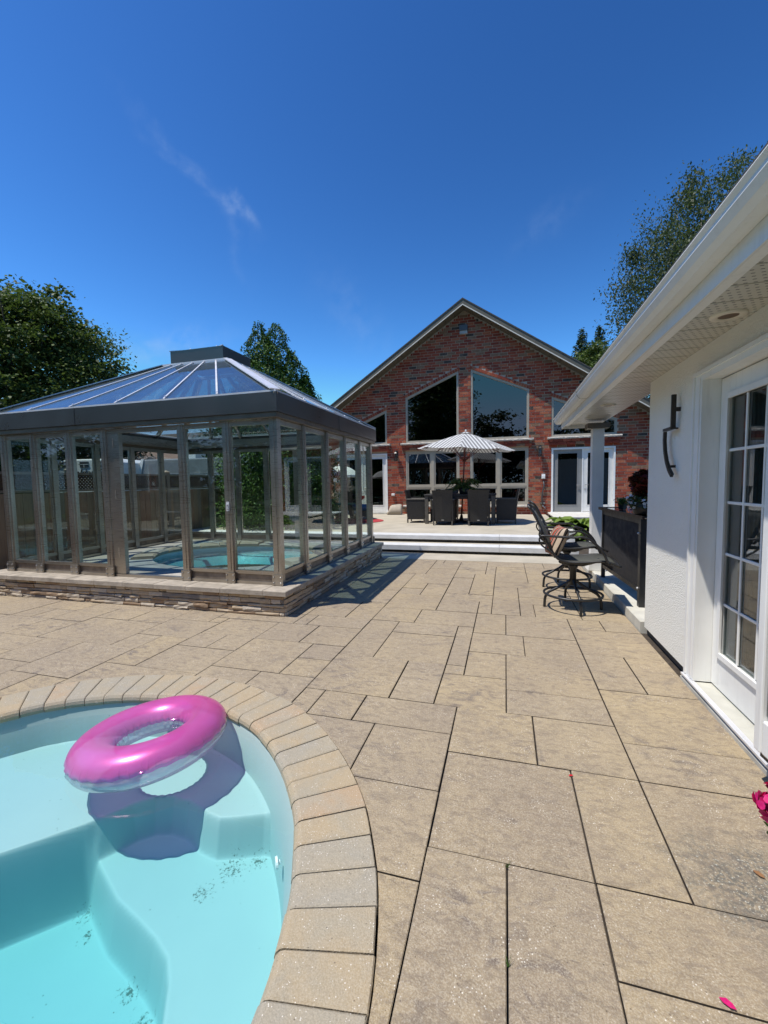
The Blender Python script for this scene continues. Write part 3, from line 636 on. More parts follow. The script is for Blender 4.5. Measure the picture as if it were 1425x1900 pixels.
def cap_run(axis, f0, f1, a0, a1):
    a = a0
    while a < a1 - .01:
        l_ = min(rl.uniform(.42, .58), a1 - a)
        if a1 - (a + l_) < .15: l_ = a1 - a
        b = MB(); g = .002; z1 = .293 + rl.uniform(-.002, .002)
        if axis == 0: b.cbox(a + g, a + l_ - g, f0, f1, .238, z1, .006)
        else: b.cbox(f0, f1, a + g, a + l_ - g, .238, z1, .006)
        b.build('cap_stone', CAP, plinth); a += l_
cap_run(0, GY0 - .022, GY0 + .31, GX0 - .02, GX1 + .022); cap_run(1, GX1 - .31, GX1 + .022, GY0 + .312, GY1 + .02)
cap_run(1, GX0 - .02, GX0 + .31, GY0 + .312, GY1 + .02); cap_run(0, GY1 - .31, GY1 + .02, GX0 + .312, GX1 - .312)

# ------------------------------------------------------------------ hot tub
tub = thing('hot_tub', 'round sunken hot tub with turquoise water and a stone rim inside the glass enclosure', 'hot tub', (SPAC[0], SPAC[1], 0))
b = MB(); b.lathe([(1.0, .285), (.985, .12), (.80, .10), (.78, -.05), (.60, -.07), (.56, -.40), (0.001, -.42)], 48, (SPAC[0], SPAC[1], 0), 1.38, 1.03, cap=False); b.build('tub_shell', simple('tub_shell', (.74, .88, .88), .4, var=.05), tub, smooth=True)
for k in range(22):
    a0, a1 = 2 * math.pi * (k + .03) / 22, 2 * math.pi * (k + .97) / 22; vs = []
    wd = rl.uniform(.26, .36); hh = rl.uniform(.055, .085)
    for q in range(4):
        a = a0 + (a1 - a0) * q / 3; e = .012 if q in (0, 3) else 0
        for r_, z in ((-.03, .285), (-.035, .285 + hh * .6), (.0, .285 + hh - e), (wd - .04, .285 + hh - e + rl.uniform(-.006, .006)), (wd, .285 + hh * .5), (wd, .285)):
            vs.append((SPAC[0] + (1.38 + r_) * math.cos(a), SPAC[1] + (1.03 + r_) * math.sin(a), z))
    fs = [(q * 6 + j, (q + 1) * 6 + j, (q + 1) * 6 + (j + 1) % 6, q * 6 + (j + 1) % 6) for q in range(3) for j in range(6)] + [tuple(range(6)), tuple(18 + j for j in range(6))[::-1]]
    if SPAC[1] + .93 * math.sin((a0 + a1) / 2) < 5.6: continue
    MB().add(vs, fs).build('rim_stone', LEDGE_M[rl.choice((0, 2, 0))], tub)
b = MB(); S2 = [(SPAC[0] + 1.364 * math.cos(2 * math.pi * k / 48), SPAC[1] + 1.014 * math.sin(2 * math.pi * k / 48)) for k in range(48)]
b.prism(S2, 2, -.6, .245); tag(b.build('hot_tub_water', water_mat('tub_water', (.10, .86, .90), 1.2)), kind='structure')
# ------------------------------------------------------------------ glass spa enclosure
enc = thing('glass_enclosure', 'steel framed glass spa enclosure with a hipped glass roof and square cupola', 'gazebo', (-4.60, 6.05, .293))
EX0, EX1, EY0, EY1 = -6.78, -2.455, 4.29, 7.82       # outer faces of the posts
PZ0, PZ1 = .296, 2.19
FX = [(-6.78, -6.69), (-6.22, -6.135), (-5.59, -5.505), (-4.985, -4.90), (-3.80, -3.715), (-3.165, -3.085), (-2.545, -2.455)]
FXB = [(-6.78, -6.69), (-6.10, -6.015), (-5.43, -5.345), (-4.76, -4.675), (-4.08, -3.995), (-3.40, -3.315), (-2.545, -2.455)]
SY = [(4.29, 4.375), (4.93, 5.01), (5.66, 5.74), (6.38, 6.46), (7.09, 7.17), (7.735, 7.82)]
def post(x0, x1, y0, y1, face):
    b = MB(); b.box(x0, x1, y0, y1, PZ0, PZ1)
    cx_, cy_ = (x0 + x1) / 2, (y0 + y1) / 2
    # foot bracket with bolts, rib down the middle
    if face in 'FB':
        s_ = -1 if face == 'F' else 1; yf = y0 if face == 'F' else y1
        b.box(cx_ - .010, cx_ + .010, min(yf, yf + s_ * .008), max(yf, yf + s_ * .008), PZ0 + .15, PZ1 - .002)
        b.box(x0 - .022, x1 + .022, min(yf, yf + s_ * .014) , max(yf, yf + s_ * .014), PZ0 + .001, PZ0 + .125)
        for dz in (.03, .095):
            for dx in (-.045, .045): b.ball((cx_ + dx, yf + s_ * .018, PZ0 + dz), .011, 6)
    else:
        s_ = 1 if face == 'R' else -1; xf = x1 if face == 'R' else x0
        b.box(min(xf, xf + s_ * .008), max(xf, xf + s_ * .008), cy_ - .010, cy_ + .010, PZ0 + .15, PZ1 - .002)
        b.box(min(xf, xf + s_ * .014), max(xf, xf + s_ * .014), y0 - .022, y1 + .022, PZ0 + .001, PZ0 + .125)
        for dz in (.03, .095):
            for dy in (-.045, .045): b.ball((xf + s_ * .018, cy_ + dy, PZ0 + dz), .011, 6)
    b.build('post', STEEL, enc)
for x0, x1 in FX[1:-1]: post(x0, x1, EY0, EY0 + .085, 'F')
for x0, x1 in FXB[1:-1]: post(x0, x1, EY1 - .085, EY1, 'B')
for y0, y1 in SY[1:-1]: post(EX1 - .085, EX1, y0, y1, 'R'); post(EX0, EX0 + .085, y0, y1, 'L')
for x0, x1 in (FX[0], FX[-1]): post(x0, x1, EY0, EY0 + .085, 'F'); post(x0, x1, EY1 - .085, EY1, 'B')
BOLT = simple('bolt_steel', (.75, .74, .70), .2, .9, var=.03)
def bay(axis, f, s_, a0, a1, open_=False):
    """rails, kick panel and pane between two posts; f is the outer face"""
    def bx(b, u0, u1, d0, d1, z0, z1):
        lo, hi = sorted((f - s_ * d0, f - s_ * d1))
        if axis == 0: b.box(u0, u1, lo, hi, z0, z1)
        else: b.box(lo, hi, u0, u1, z0, z1)
    b = MB(); bx(b, a0, a1, .012, .072, PZ0, PZ0 + .032); 
    if not open_:
        bx(b, a0, a1, .018, .068, PZ0 + .115, PZ0 + .155)
    b.build('sill_rail', STEEL, enc)
    b = MB(); bx(b, a0, a1, .018, .068, PZ1 - .055, PZ1); b.build('head_rail', STEEL, enc)
    if open_: return
    b = MB(); bx(b, a0, a1, .034, .046, PZ0 + .032, PZ0 + .115); b.build('kick_panel', simple('kick_panel', (.25, .20, .155), .5, .5, var=.2, scale=9), enc)
    b = MB(); bx(b, a0 + .001, a1 - .001, .040, .046, PZ0 + .155, PZ1 - .055); b.build('glass_pane', GPANE, enc)
    b = MB()
    bx(b, a0, a0 + .018, .022, .062, PZ0 + .155, PZ1 - .055); bx(b, a1 - .018, a1, .022, .062, PZ0 + .155, PZ1 - .055)
    n = max(2, int((a1 - a0) / .22))
    for k in range(n):
        u = a0 + (a1 - a0) * (k + .5) / n; p = (u, f - s_ * .016, PZ0 + .175) if axis == 0 else (f - s_ * .016, u, PZ0 + .175)
        b.ball(p, .006, 5)
    for z in (.75, 1.35, 1.95):
        for u in (a0 + .009, a1 - .009):
            b.ball((u, f - s_ * .02, z) if axis == 0 else (f - s_ * .02, u, z), .006, 5)
    b.build('pane_stop', STEEL, enc)
for k in range(6):
    a0, a1 = FX[k][1], FX[k + 1][0]
    bay(0, EY0, -1, a0, a1, k == 3)
    bay(0, EY1, 1, FXB[k][1], FXB[k + 1][0])
for k in range(5):
    bay(1, EX1, 1, SY[k][1], SY[k + 1][0]); bay(1, EX0, -1, SY[k][1], SY[k + 1][0])
# open doorway: two folded door leaves standing at the sides of the open bay
b = MB(); b.box(-4.898, -4.800, 4.31, 4.36, PZ0 + .04, 2.13); b.box(-4.79, -4.70, 4.30, 4.355, PZ0 + .04, 2.13)
for z in (.55, 1.3, 1.95): b.tube([(-4.795, 4.298, z), (-4.795, 4.298, z + .12)], .009, 6)
b.build('door_stile', STEEL, enc)
b = MB(); b.tube([(-3.12, 4.275, 1.18), (-3.12, 4.255, 1.18), (-3.12, 4.255, 1.23), (-3.12, 4.275, 1.23)], .008, 6); b.box(-3.14, -3.10, 4.275, 4.283, 1.15, 1.26); b.build('door_latch', ALU, enc)
# eave fascia, gutter ledge
RX0, RX1, RY0, RY1 = -6.85, -2.39, 4.19, 7.90
def ringbox(name, x0, x1, y0, y1, t_, z0, z1, mat):
    b = MB(); b.box(x0, x1, y0, y0 + t_, z0, z1); b.box(x0, x1, y1 - t_, y1, z0, z1)
    b.box(x0, x0 + t_, y0 + t_ + .0005, y1 - t_ - .0005, z0, z1); b.box(x1 - t_, x1, y0 + t_ + .0005, y1 - t_ - .0005, z0, z1); return b.build(name, mat, enc)
ringbox('fascia', RX0, RX1, RY0, RY1, .012, 2.250, 2.462, BRONZE)
ringbox('fascia_lip', RX0 + .02, RX1 - .02, RY0 + .02, RY1 - .02, .09, 2.195, 2.248, simple('bronze_trim', (.22, .185, .15), .4, .8))
ringbox('eave_beam', EX0, EX1, EY0, EY1, .085, 2.2485, 2.40, STEEL)
ringbox('roof_curb', RX0 + .004, RX1 - .004, RY0 + .004, RY1 - .004, .05, 2.463, 2.482, ALU)
b = MB(); b.box(-5.33, -5.26, RY0 - .004, RY0 - .0005, 2.252, 2.460); b.box(RX1 + .0005, RX1 + .004, 6.0, 6.07, 2.252, 2.460); b.build('fascia_joint_cover', BRONZE, enc)
# roof panes and rafters
TX0, TX1, TY0, TY1, TZ = -5.22, -4.03, 5.66, 6.52, 3.345
EZ = 2.478
def roof_side(p0, p1, q0, q1, n):
    """p0-p1 eave edge, q0-q1 top edge"""
    p0, p1, q0, q1 = map(Vector, (p0, p1, q0, q1)); nrm_ = (p1 - p0).cross(q0 - p0).normalized()
    if nrm_.z < 0: nrm_ = -nrm_
    for k in range(n):
        a, b_ = k / n, (k + 1) / n
        A, B, C_, D = p0.lerp(p1, a), p0.lerp(p1, b_), q0.lerp(q1, b_), q0.lerp(q1, a)
        e = .003; vs = [A, B, C_, D] + [v_ + nrm_ * .006 for v_ in (A, B, C_, D)]
        MB().add(vs, [(3, 2, 1, 0), (4, 5, 6, 7), (0, 1, 5, 4), (1, 2, 6, 5), (2, 3, 7, 6), (3, 0, 4, 7)]).build('roof_pane', GROOF, enc)
    for k in range(1, n):
        A, D = p0.lerp(p1, k / n), q0.lerp(q1, k / n)
        MB().bar(A - nrm_ * .032, D - nrm_ * .032, .038, .055, nrm_).build('rafter', STEEL, enc)
        b2 = MB().bar(A + nrm_ * .012, D + nrm_ * .012, .022, .010, nrm_)
        for t_ in (.03, .98): b2.ball(A.lerp(D, t_) + nrm_ * .018, .011, 6)
        b2.build('glazing_cap', ALU, enc)
c0, c1, c2, c3 = (RX0 + .02, RY0 + .02, EZ), (RX1 - .02, RY0 + .02, EZ), (RX1 - .02, RY1 - .02, EZ), (RX0 + .02, RY1 - .02, EZ)
t0, t1, t2, t3 = (TX0, TY0, TZ), (TX1, TY0, TZ), (TX1, TY1, TZ), (TX0, TY1, TZ)
roof_side(c0, c1, t0, t1, 6); roof_side(c1, c2, t1, t2, 5); roof_side(c2, c3, t2, t3, 6); roof_side(c3, c0, t3, t0, 5)
for c_, t_ in ((c0, t0), (c1, t1), (c2, t2), (c3, t3)):
    c_, t_ = Vector(c_), Vector(t_)
    MB().bar(c_ + Vector((0, 0, .012)), t_ + Vector((0, 0, .012)), .115, .012).build('hip_flashing', ALU, enc)
    MB().bar(c_ - Vector((0, 0, .05)), t_ - Vector((0, 0, .05)), .05, .07).build('hip_rafter', STEEL, enc)
b = MB(); b.box(TX0 - .02, TX1 + .02, TY0 - .02, TY0 + .05, TZ - .02, TZ + .022); b.box(TX0 - .02, TX1 + .02, TY1 - .05, TY1 + .02, TZ - .02, TZ + .022)
b.box(TX0 - .02, TX0 + .05, TY0 + .051, TY1 - .051, TZ - .02, TZ + .022); b.box(TX1 - .05, TX1 + .02, TY0 + .051, TY1 - .051, TZ - .02, TZ + .022); b.build('cupola_curb', ALU, enc)
KX0, KX1, KY0, KY1 = -5.12, -4.15, 5.73, 6.46
ringbox('cupola_box', KX0, KX1, KY0, KY1, .012, TZ + .023, 3.58, BRONZE)
b = MB(); ax = ((KX0 + KX1) / 2, (KY0 + KY1) / 2, 3.685); co = [(KX0 - .01, KY0 - .01, 3.582), (KX1 + .01, KY0 - .01, 3.582), (KX1 + .01, KY1 + .01, 3.582), (KX0 - .01, KY1 + .01, 3.582)]
b.add(co + [ax], [(0, 1, 4), (1, 2, 4), (2, 3, 4), (3, 0, 4), (3, 2, 1, 0)]); b.build('cupola_glass', GROOF, enc)
b = MB()
for c_ in co: b.bar(Vector(c_) + Vector((0, 0, .005)), Vector(ax) + Vector((0, 0, .005)), .02, .01); b.ball((Vector(c_).lerp(Vector(ax), .5) + Vector((0, 0, .014))), .013, 6)
b.build('cupola_ribs', ALU, enc)
# inner ring beam seen through the panes
b = MB()
for x0, x1, y0, y1 in ((EX0 + .3, EX1 - .3, EY1 - .35, EY1 - .31), (EX0 + .3, EX0 + .34, EY0 + .3, EY1 - .36)): b.box(x0, x1, y0, y1, 2.26, 2.30)
b.build('inner_tie', STEEL, enc)

# ------------------------------------------------------------------ deck and steps
deck = thing('deck', None, None, (-3, 12, 0)); deck['kind'] = 'structure'
b = MB(); b.cbox(-9.5, 1.30, 9.36, 15.6, -.03, .310, .006); b.build('deck_slab', CONC, deck)
b = MB(); b.box(-9.5, 1.25, 8.64, 9.08, -.03, .07); b.box(-9.5, 1.25, 9.10, 9.34, .06, .222); b.build('riser', simple('riser_shade', (.10, .095, .085), .9), deck)  # dark colour paints the shadow gap under the nosings
DX = [-9.5, -7.4, -5.2, -2.9, -.11, 1.32]
for a, c in zip(DX[:-1], DX[1:]):
    b = MB(); b.cbox(a + .002, c - .002, 8.51, 8.86, .063, .163, .005); b.build('step_nosing', LIME, deck)
    b = MB(); b.cbox(a + .002, c - .002, 9.0, 9.358, .224, .312, .005); b.build('step_nosing', LIME, deck)
b = MB(); b.cbox(-9.5, 1.30, 8.862, 9.095, .05, .160, .003); b.build('step_tread', CONC, deck)
# side bed and white louvred side step right of the deck
b = MB(); b.box(1.31, 6.0, 7.92, 15.09, -.03, .02); tag(b.build('garden_bed', simple('bed_soil', (.06, .045, .03), .95, bump=.8, var=.3)), kind='structure')
st = thing('side_step', 'white louvred side step below the right patio doors', 'step', (2.3, 13.7, .02))
b = MB(); b.cbox(1.36, 3.6, 13.2, 15.08, .345, .385, .005); b.build('tread', simple('pale_step', (.62, .60, .55), .8, var=.08), st)
for k in range(6): MB().box(1.40, 3.58, 13.22, 13.26, .03 + k * .052, .066 + k * .052).build('slat', WHITE, st)
MB().box(1.42, 3.56, 13.28, 15.06, .02, .34).build('core', simple('step_core', (.05, .05, .05), .9), st)

# ------------------------------------------------------------------ main brick house
YH = 15.10
house = thing('brick_house', 'red brick gabled house with tall trapezoid windows above the deck', 'house', (-1.37, 17, 0))
APX, APZ, SL = -1.37, 7.26, .6667
HX0, HX1 = -8.57, 5.83
zr = lambda x: APZ - SL * abs(x - APX)
OUT = [(HX0, .0), (HX1, .0), (HX1, zr(HX1)), (APX, APZ), (HX0, zr(HX0))]
W_UL = [(-3.45, 2.86), (-1.56, 2.86), (-1.56, 5.265), (-3.45, 4.465)]
W_UR = [(-1.15, 2.86), (.76, 2.86), (.76, 4.475), (-1.15, 5.28)]
W_3 = [(1.45, 2.86), (3.40, 2.86), (3.40, 3.36), (1.45, 4.18)]
W_0 = [(-6.12, 2.86), (-4.15, 2.86), (-4.15, 4.09), (-6.12, 3.26)]
W_LL = [(-3.47, .64), (-1.54, .64), (-1.54, 2.565), (-3.47, 2.565)]
W_LR = [(-1.18, .64), (.75, .64), (.75, 2.565), (-1.18, 2.565)]
D_R = [(1.46, .40), (3.37, .40), (3.37, 2.50), (1.46, 2.50)]
D_L = [(-6.10, .40), (-4.15, .40), (-4.15, 2.52), (-6.10, 2.52)]
D_LL = [(-8.42, .40), (-6.86, .40), (-6.86, 2.40), (-8.42, 2.40)]
HOLES = [W_UL, W_UR, W_3, W_0, W_LL, W_LR, D_R, D_L, D_LL]
me = plate_mesh('wall', OUT, HOLES, YH + .24, YH + .010, MORTAR, axis=1); link('wall', me, house)
# bricks, course by course
CH, BL, JT = .0920, .275, .0150
def slope_z(hole, x):      # top of a hole at x
    if len(hole) != 4: return None
    (xa, _), (xb, _), (xc, zc), (xd, zd) = hole
    return zd + (zc - zd) * (x - xd) / (xc - xd)
def row_spans(z0, z1):
    zc = z1
    half = (APZ - z1 - .02) / SL
    if half < .08: return []
    a, b_ = max(HX0, APX - half), min(HX1, APX + half)
    sp = [(a, b_)]
    for h in HOLES:
        zb = h[0][1]; x0, x1 = h[0][0], h[1][0]
        if z1 <= zb + .001: continue
        zl, zr_ = slope_z(h, x0) + (.115 if h in HOLES[:4] else 0), slope_z(h, x1) + (.115 if h in HOLES[:4] else 0)
        if z0 >= max(zl, zr_): continue
        if abs(zl - zr_) > .01:
            xs = x0 + (x1 - x0) * (z0 - zl) / (zr_ - zl)
            if zl > zr_ and z0 > zr_: x1 = min(x1, xs)
            if zr_ > zl and z0 > zl: x0 = max(x0, xs)
        n = []
        for a, b_ in sp:
            if x1 <= a or x0 >= b_: n.append((a, b_)); continue
            if x0 - a > .01: n.append((a, x0))
            if b_ - x1 > .01: n.append((x1, b_))
        sp = n
    return sp
bricks = []
rb = random.Random(21); z = .31; row = 0
while z < APZ - .1:
    z1 = z + CH - JT; off = (row % 2) * BL / 2 + (row % 4 == 2) * .07
    for a, b_ in row_spans(z, z1):
        k = math.floor((a - off) / BL); x = k * BL + off
        while x < b_:
            xa, xb = max(x, a), min(x + BL - JT, b_)
            if 0 < b_ - xb < .045: xb = b_
            if 0 < xa - a < .03: xa = a
            if xb - xa > .03:
                half = (APZ - z1) / SL
                bricks.append((xa, xb, z, z1, rb.choices(range(5), BRKW)[0], rb.uniform(-.003, .004)))
            x += BL
    z += CH; row += 1
cen = (-.6, 1.9)
vis_b = [q for q in bricks if q[1] > -4.2 and not (q[2] < .5 and q[0] < -4.2)]
vis_b.sort(key=lambda q: (((q[0] + q[1]) / 2 - 1.6) ** 2 * .25 + ((q[2] + q[3]) / 2 - 1.9) ** 2))
top = vis_b[:270]; tops = set(id(q) for q in top)
BM_CACHE = {}
for xa, xb, z0, z1, mi, pr_ in top:
    key = (round(xb - xa, 3), mi)
    if key not in BM_CACHE:
        b = MB(); b.box(0, xb - xa, 0, .06, 0, z1 - z0, 0); BM_CACHE[key] = b.mesh('brick', BRK[mi])
    o = bpy.data.objects.new('brick', BM_CACHE[key]); COL.objects.link(o); o.parent = house; o.matrix_parent_inverse = world_of(house).inverted(); o.location = (xa, YH + pr_, z0)
b = MB()
for q in bricks:
    if id(q) in tops: continue
    xa, xb, z0, z1, mi, pr_ = q; b.box(xa, xb, YH + pr_, YH + .06, z0, z1, mi)
o = b.build('upper_brickwork', BRK, house); o['kind'] = 'stuff'
# sloped rowlock heads over the upper windows
def rowlock(p, q, h=.10, d0=-.012, d1=.07, wd=.089, name='rowlock_head'):
    p, q = Vector((p[0], 0, p[1])), Vector((q[0], 0, q[1])); d = q - p; n = int(d.length / wd); u = d.normalized(); up = Vector((-u.z, 0, u.x))
    if up.z < 0: up = -up
    b = MB()
    for k in range(n):
        A = p + d * ((k + .06) / n); B = p + d * ((k + .94) / n); y0, y1 = YH + d0 + rb.uniform(-.003, .003), YH + d1
        pts = [A + up * .006, B + up * .006, B + up * h, A + up * h]
        vs = [(v_.x, y0, v_.z) for v_ in pts] + [(v_.x, y1, v_.z) for v_ in pts]
        b.add(vs, [(0, 1, 2, 3), (7, 6, 5, 4), (0, 4, 5, 1), (1, 5, 6, 2), (2, 6, 7, 3), (3, 7, 4, 0)], rb.choices((0, 1, 2), (6, 3, 2))[0])
    b.build(name, BRK[:3], house)
rowlock((-3.52, 4.435), (-1.50, 5.29)); rowlock((-1.21, 5.305), (.82, 4.45)); rowlock((1.39, 4.205), (3.44, 3.35)); rowlock((-6.16, 3.245), (-4.09, 4.115))
# projecting sills and brick bands
def sill(x0, x1, z0, z1, proud, name='sill'):
    b = MB(); n = int((x1 - x0) / .06); top_ = []; 
    for i in range(n + 1):
        x = x0 + (x1 - x0) * i / n; j1, j2 = rb.uniform(-.010, .010), rb.uniform(-.006, .006)
        top_ += [(x, YH + .05, z1), (x, YH - proud + .012, z1 - .004 + j2 * .3), (x, YH - proud + j1, (z0 + z1) / 2 + j2), (x, YH - proud + .012 + j2, z0), (x, YH + .05, z0)]
    fs = [(i * 5 + k, (i + 1) * 5 + k, (i + 1) * 5 + (k + 1) % 5, i * 5 + (k + 1) % 5) for i in range(n) for k in range(5)] + [(0, 1, 2, 3, 4), tuple(n * 5 + k for k in (4, 3, 2, 1, 0))]
    b.add(top_, fs); b.build(name, SILLST, house)
for x0, x1 in ((-3.62, -1.42), (-1.29, .90), (1.33, 3.52), (-6.24, -4.02)):
    sill(x0, x1, 2.785, 2.858, .14)
    b = MB(); n = int((x1 - x0) / .2675)
    for r_, (z0, z1) in enumerate(((2.60, 2.685), (2.695, 2.78))):
        for k in range(n + 1):
            xa = x0 + .05 + k * .2675 - (r_ * .13); xb = min(xa + .257, x1 - .05); xa = max(xa, x0 + .05)
            if xb - xa > .02: b.box(xa, xb, YH - .085 - .02 * r_, YH + .03, z0, z1, rb.choices((0, 1, 3), (5, 5, 2))[0])
    b.build('brick_band', BRK, house)
for x0, x1 in ((-3.56, -1.46), (-1.26, .84)): sill(x0, x1, .555, .638, .10)
# windows
def win_frame(poly, name, fw=.062, depth=(.015, .105), mull=None, rail=None):
    """frame along a polygon opening, glass behind; returns frame object"""
    xs = [p[0] for p in poly]; cx_ = sum(xs) / 4; cz_ = sum(p[1] for p in poly) / 4
    P = [Vector((p[0], p[1])) for p in poly]
    def inset(d):
        o = []
        for i in range(4):
            a, b_, c_ = P[i - 1], P[i], P[(i + 1) % 4]
            n1 = Vector((-(b_ - a).y, (b_ - a).x)).normalized(); n2 = Vector((-(c_ - b_).y, (c_ - b_).x)).normalized()
            k = (n1 + n2); k = k / k.dot(n1); o.append(b_ + k * d)
        return o
    I = inset(fw); O_ = inset(.003)
    b = MB(); y0, y1 = YH + depth[0], YH + depth[1]
    vs = [(p.x, y0, p.y) for p in O_] + [(p.x, y0 , p.y) for p in I] + [(p.x, y1, p.y) for p in O_] + [(p.x, y1, p.y) for p in I]
    fs = []
    for i in range(4):
        j = (i + 1) % 4; fs += [(i, j, 4 + j, 4 + i), (8 + i, 12 + i, 12 + j, 8 + j), (4 + i, 4 + j, 12 + j, 12 + i), (i, 8 + i, 8 + j, j)]
    b.add(vs, fs)
    fr = b.build('window', TAUPE, house)
    gx0, gx1, gz0, gz1 = I[0].x, I[1].x, I[0].y, I[3].y
    ys = YH + .062
    if mull is None:
        I2 = inset(fw - .004); b = MB(); b.add([(p.x, ys, p.y) for p in I2] + [(p.x, ys + .008, p.y) for p in I2], [(0, 1, 2, 3), (7, 6, 5, 4), (0, 4, 5, 1), (1, 5, 6, 2), (2, 6, 7, 3), (3, 7, 4, 0)]); b.build('pane', GHOUSE, fr)
        b = MB(); 
        I3 = inset(fw - .02); I4 = inset(fw + .018)
        vs = [(p.x, ys - .02, p.y) for p in I3] + [(p.x, ys - .02, p.y) for p in I4] + [(p.x, ys - .001, p.y) for p in I3] + [(p.x, ys - .001, p.y) for p in I4]
        b.add(vs, fs); b.build('sash', TAUPE, fr)
    else:
        b = MB(); b.box(mull - .055, mull + .055, YH + .012, YH + .10, gz0 - .002, gz1 + .002); b.build('mullion', TAUPE, fr)
        b = MB()
        for xa, xb in ((gx0, mull - .055), (mull + .055, gx1)):
            b.box(xa - .002, xb + .0005, YH + .0135, YH + .095, rail - .045, rail + .045); b.box(xa, xb, YH + .008, YH + .013, rail - .006, rail + .006)
        b.build('rail', TAUPE, fr)
        for xa, xb in ((gx0, mull - .055), (mull + .055, gx1)):
            for za, zb in ((gz0, rail - .045), (rail + .045, gz1)):
                s_ = .045; b = MB()
                b.box(xa, xb, YH + .03, YH + .08, za, za + s_); b.box(xa, xb, YH + .03, YH + .08, zb - s_, zb); b.box(xa, xa + s_, YH + .03, YH + .08, za + s_ + .0005, zb - s_ - .0005); b.box(xb - s_, xb, YH + .03, YH + .08, za + s_ + .0005, zb - s_ - .0005)
                b.build('sash', TAUPE, fr)
                b = MB(); b.box(xa + s_ - .004, xb - s_ + .004, ys, ys + .008, za + s_ - .004, zb - s_ + .004); b.build('pane', GHOUSE, fr)
    return fr
for p in (W_UL, W_UR, W_3, W_0): win_frame(p, 'window')
win_frame(W_LL, 'window', mull=-2.49, rail=1.28); win_frame(W_LR, 'window', mull=-.215, rail=1.28)
# patio doors
DOORW = simple('door_white', (.74, .73, .69), .4, var=.04); DOORG = simple('door_screen_grey', (.25, .25, .24), .5, var=.05)
def patio_door(x0, x1, z0, z1, mats, name='patio_door'):
    b = MB(); fw = .06
    b.box(x0 + .003, x0 + fw, YH - .012, YH + .12, z0, z1 - .003); b.box(x1 - fw, x1 - .003, YH - .012, YH + .12, z0, z1 - .003); b.box(x0 + fw + .0005, x1 - fw - .0005, YH - .012, YH + .12, z1 - fw, z1 - .003)
    b.box(x0 - .02, x1 + .02, YH - .07, YH + .14, z0 - .035, z0 - .001)
    fr = b.build(name, WHITE, house); xm = (x0 + x1) / 2
    for k, (a, c) in enumerate(((x0 + fw, xm - .018), (xm + .018, x1 - fw))):
        y0 = YH + .035; za, zb = z0 + .01, z1 - fw - .005
        b = MB(); sw = .135 if k == 0 else .12
        b.box(a + .003, a + sw, y0, y0 + .045, za, zb); b.box(c - sw, c - .003, y0, y0 + .045, za, zb); b.box(a + sw + .0005, c - sw - .0005, y0, y0 + .045, za, za + .21); b.box(a + sw + .0005, c - sw - .0005, y0, y0 + .045, zb - .11, zb)
        for (p, q, r_, s_) in ((a + sw - .01, a + sw + .012, za + .20, zb - .10), (c - sw - .012, c - sw + .01, za + .20, zb - .10)): b.box(p, q, y0 - .010, y0 - .0005, r_, s_)
        b.box(a + sw + .0125, c - sw - .0125, y0 - .010, y0 - .0005, za + .20, za + .222); b.box(a + sw + .0125, c - sw - .0125, y0 - .010, y0 - .0005, zb - .122, zb - .10)
        lf = b.build('door_leaf', mats[k], fr)
        b = MB(); b.box(a + sw - .003, c - sw + .003, y0 + .018, y0 + .026, za + .207, zb - .107); b.build('pane', GHOUSE, fr)
        hx = c - sw / 2 if k == 0 else a + sw / 2
        b = MB(); b.tube([(hx, y0 - .004, 1.28), (hx, y0 - .05, 1.28), (hx + (.1 if k else -.1), y0 - .05, 1.28)], .010, 6); b.lathe([(.025, 0), (.025, .012), (.001, .014)], 10, (hx, y0 - .012, 1.14)); b.build('door_handle', simple('satin_nickel', (.35, .34, .32), .35, .9), fr)
    MB().box(xm - .0175, xm + .0175, YH + .02, YH + .10, z0 + .002, z1 - fw - .001).build('astragal', WHITE, fr)
patio_door(1.46, 3.37, .40, 2.50, (DOORG, DOORW)); patio_door(-6.10, -4.15, .40, 2.52, (DOORW, DOORW)); patio_door(-8.42, -6.86, .40, 2.40, (DOORW, DOORW))
b = MB(); b.cbox(-6.2, -4.05, YH - .16, YH + .0, .311, .36, .004); b.build('threshold', CONCK, house)
# roof with overhang, rake boards, soffit
RO, RB = .46, 27.0
pl = []
hx = 7.62
def rz(x, dz=0): return APZ + dz - SL * abs(x - APX)
for s_ in (-1, 1):
    A, E_ = (APX, APZ), (APX + s_ * hx, APZ - SL * hx)
    b = MB(); y0, y1 = YH - RO, RB
    q = [(A[0], A[1] + .19), (E_[0], E_[1] + .19), (E_[0], E_[1] + .235), (A[0], A[1] + .235)]
    b.prism(q, 1, y0 - .015, y1); b.build('roof', SHING, house)
    q = [(A[0], A[1] - .005), (E_[0], E_[1] - .005), (E_[0], E_[1] + .188), (A[0], A[1] + .188)]
    b = MB(); b.prism(q, 1, y0, y0 + .03); b.build('rake_board', RAKE, house)
    q = [(A[0], A[1] + .0), (E_[0], E_[1] + .0), (E_[0], E_[1] + .035), (A[0], A[1] + .035)]
    b = MB(); b.prism(q, 1, y0 - .016, y0 - .0005); b.build('rake_trim', RAKEW, house)
    n = int(hx / .30)
    for k in range(n):
        xa, xb = APX + s_ * hx * k / n, APX + s_ * hx * (k + .97) / n; b = MB()
        b.prism([(xa, rz(xa)), (xb, rz(xb)), (xb, rz(xb, .012)), (xa, rz(xa, .012))], 1, y0 + .031, YH + .02); b.build('soffit_panel', RAKE, house)
    q = [(A[0], A[1] + .013), (E_[0], E_[1] + .013), (E_[0], E_[1] + .187), (A[0], A[1] + .187)]
    b = MB(); b.prism(q, 1, YH + .26, y1); b.build('roof_deck', INTER, house)
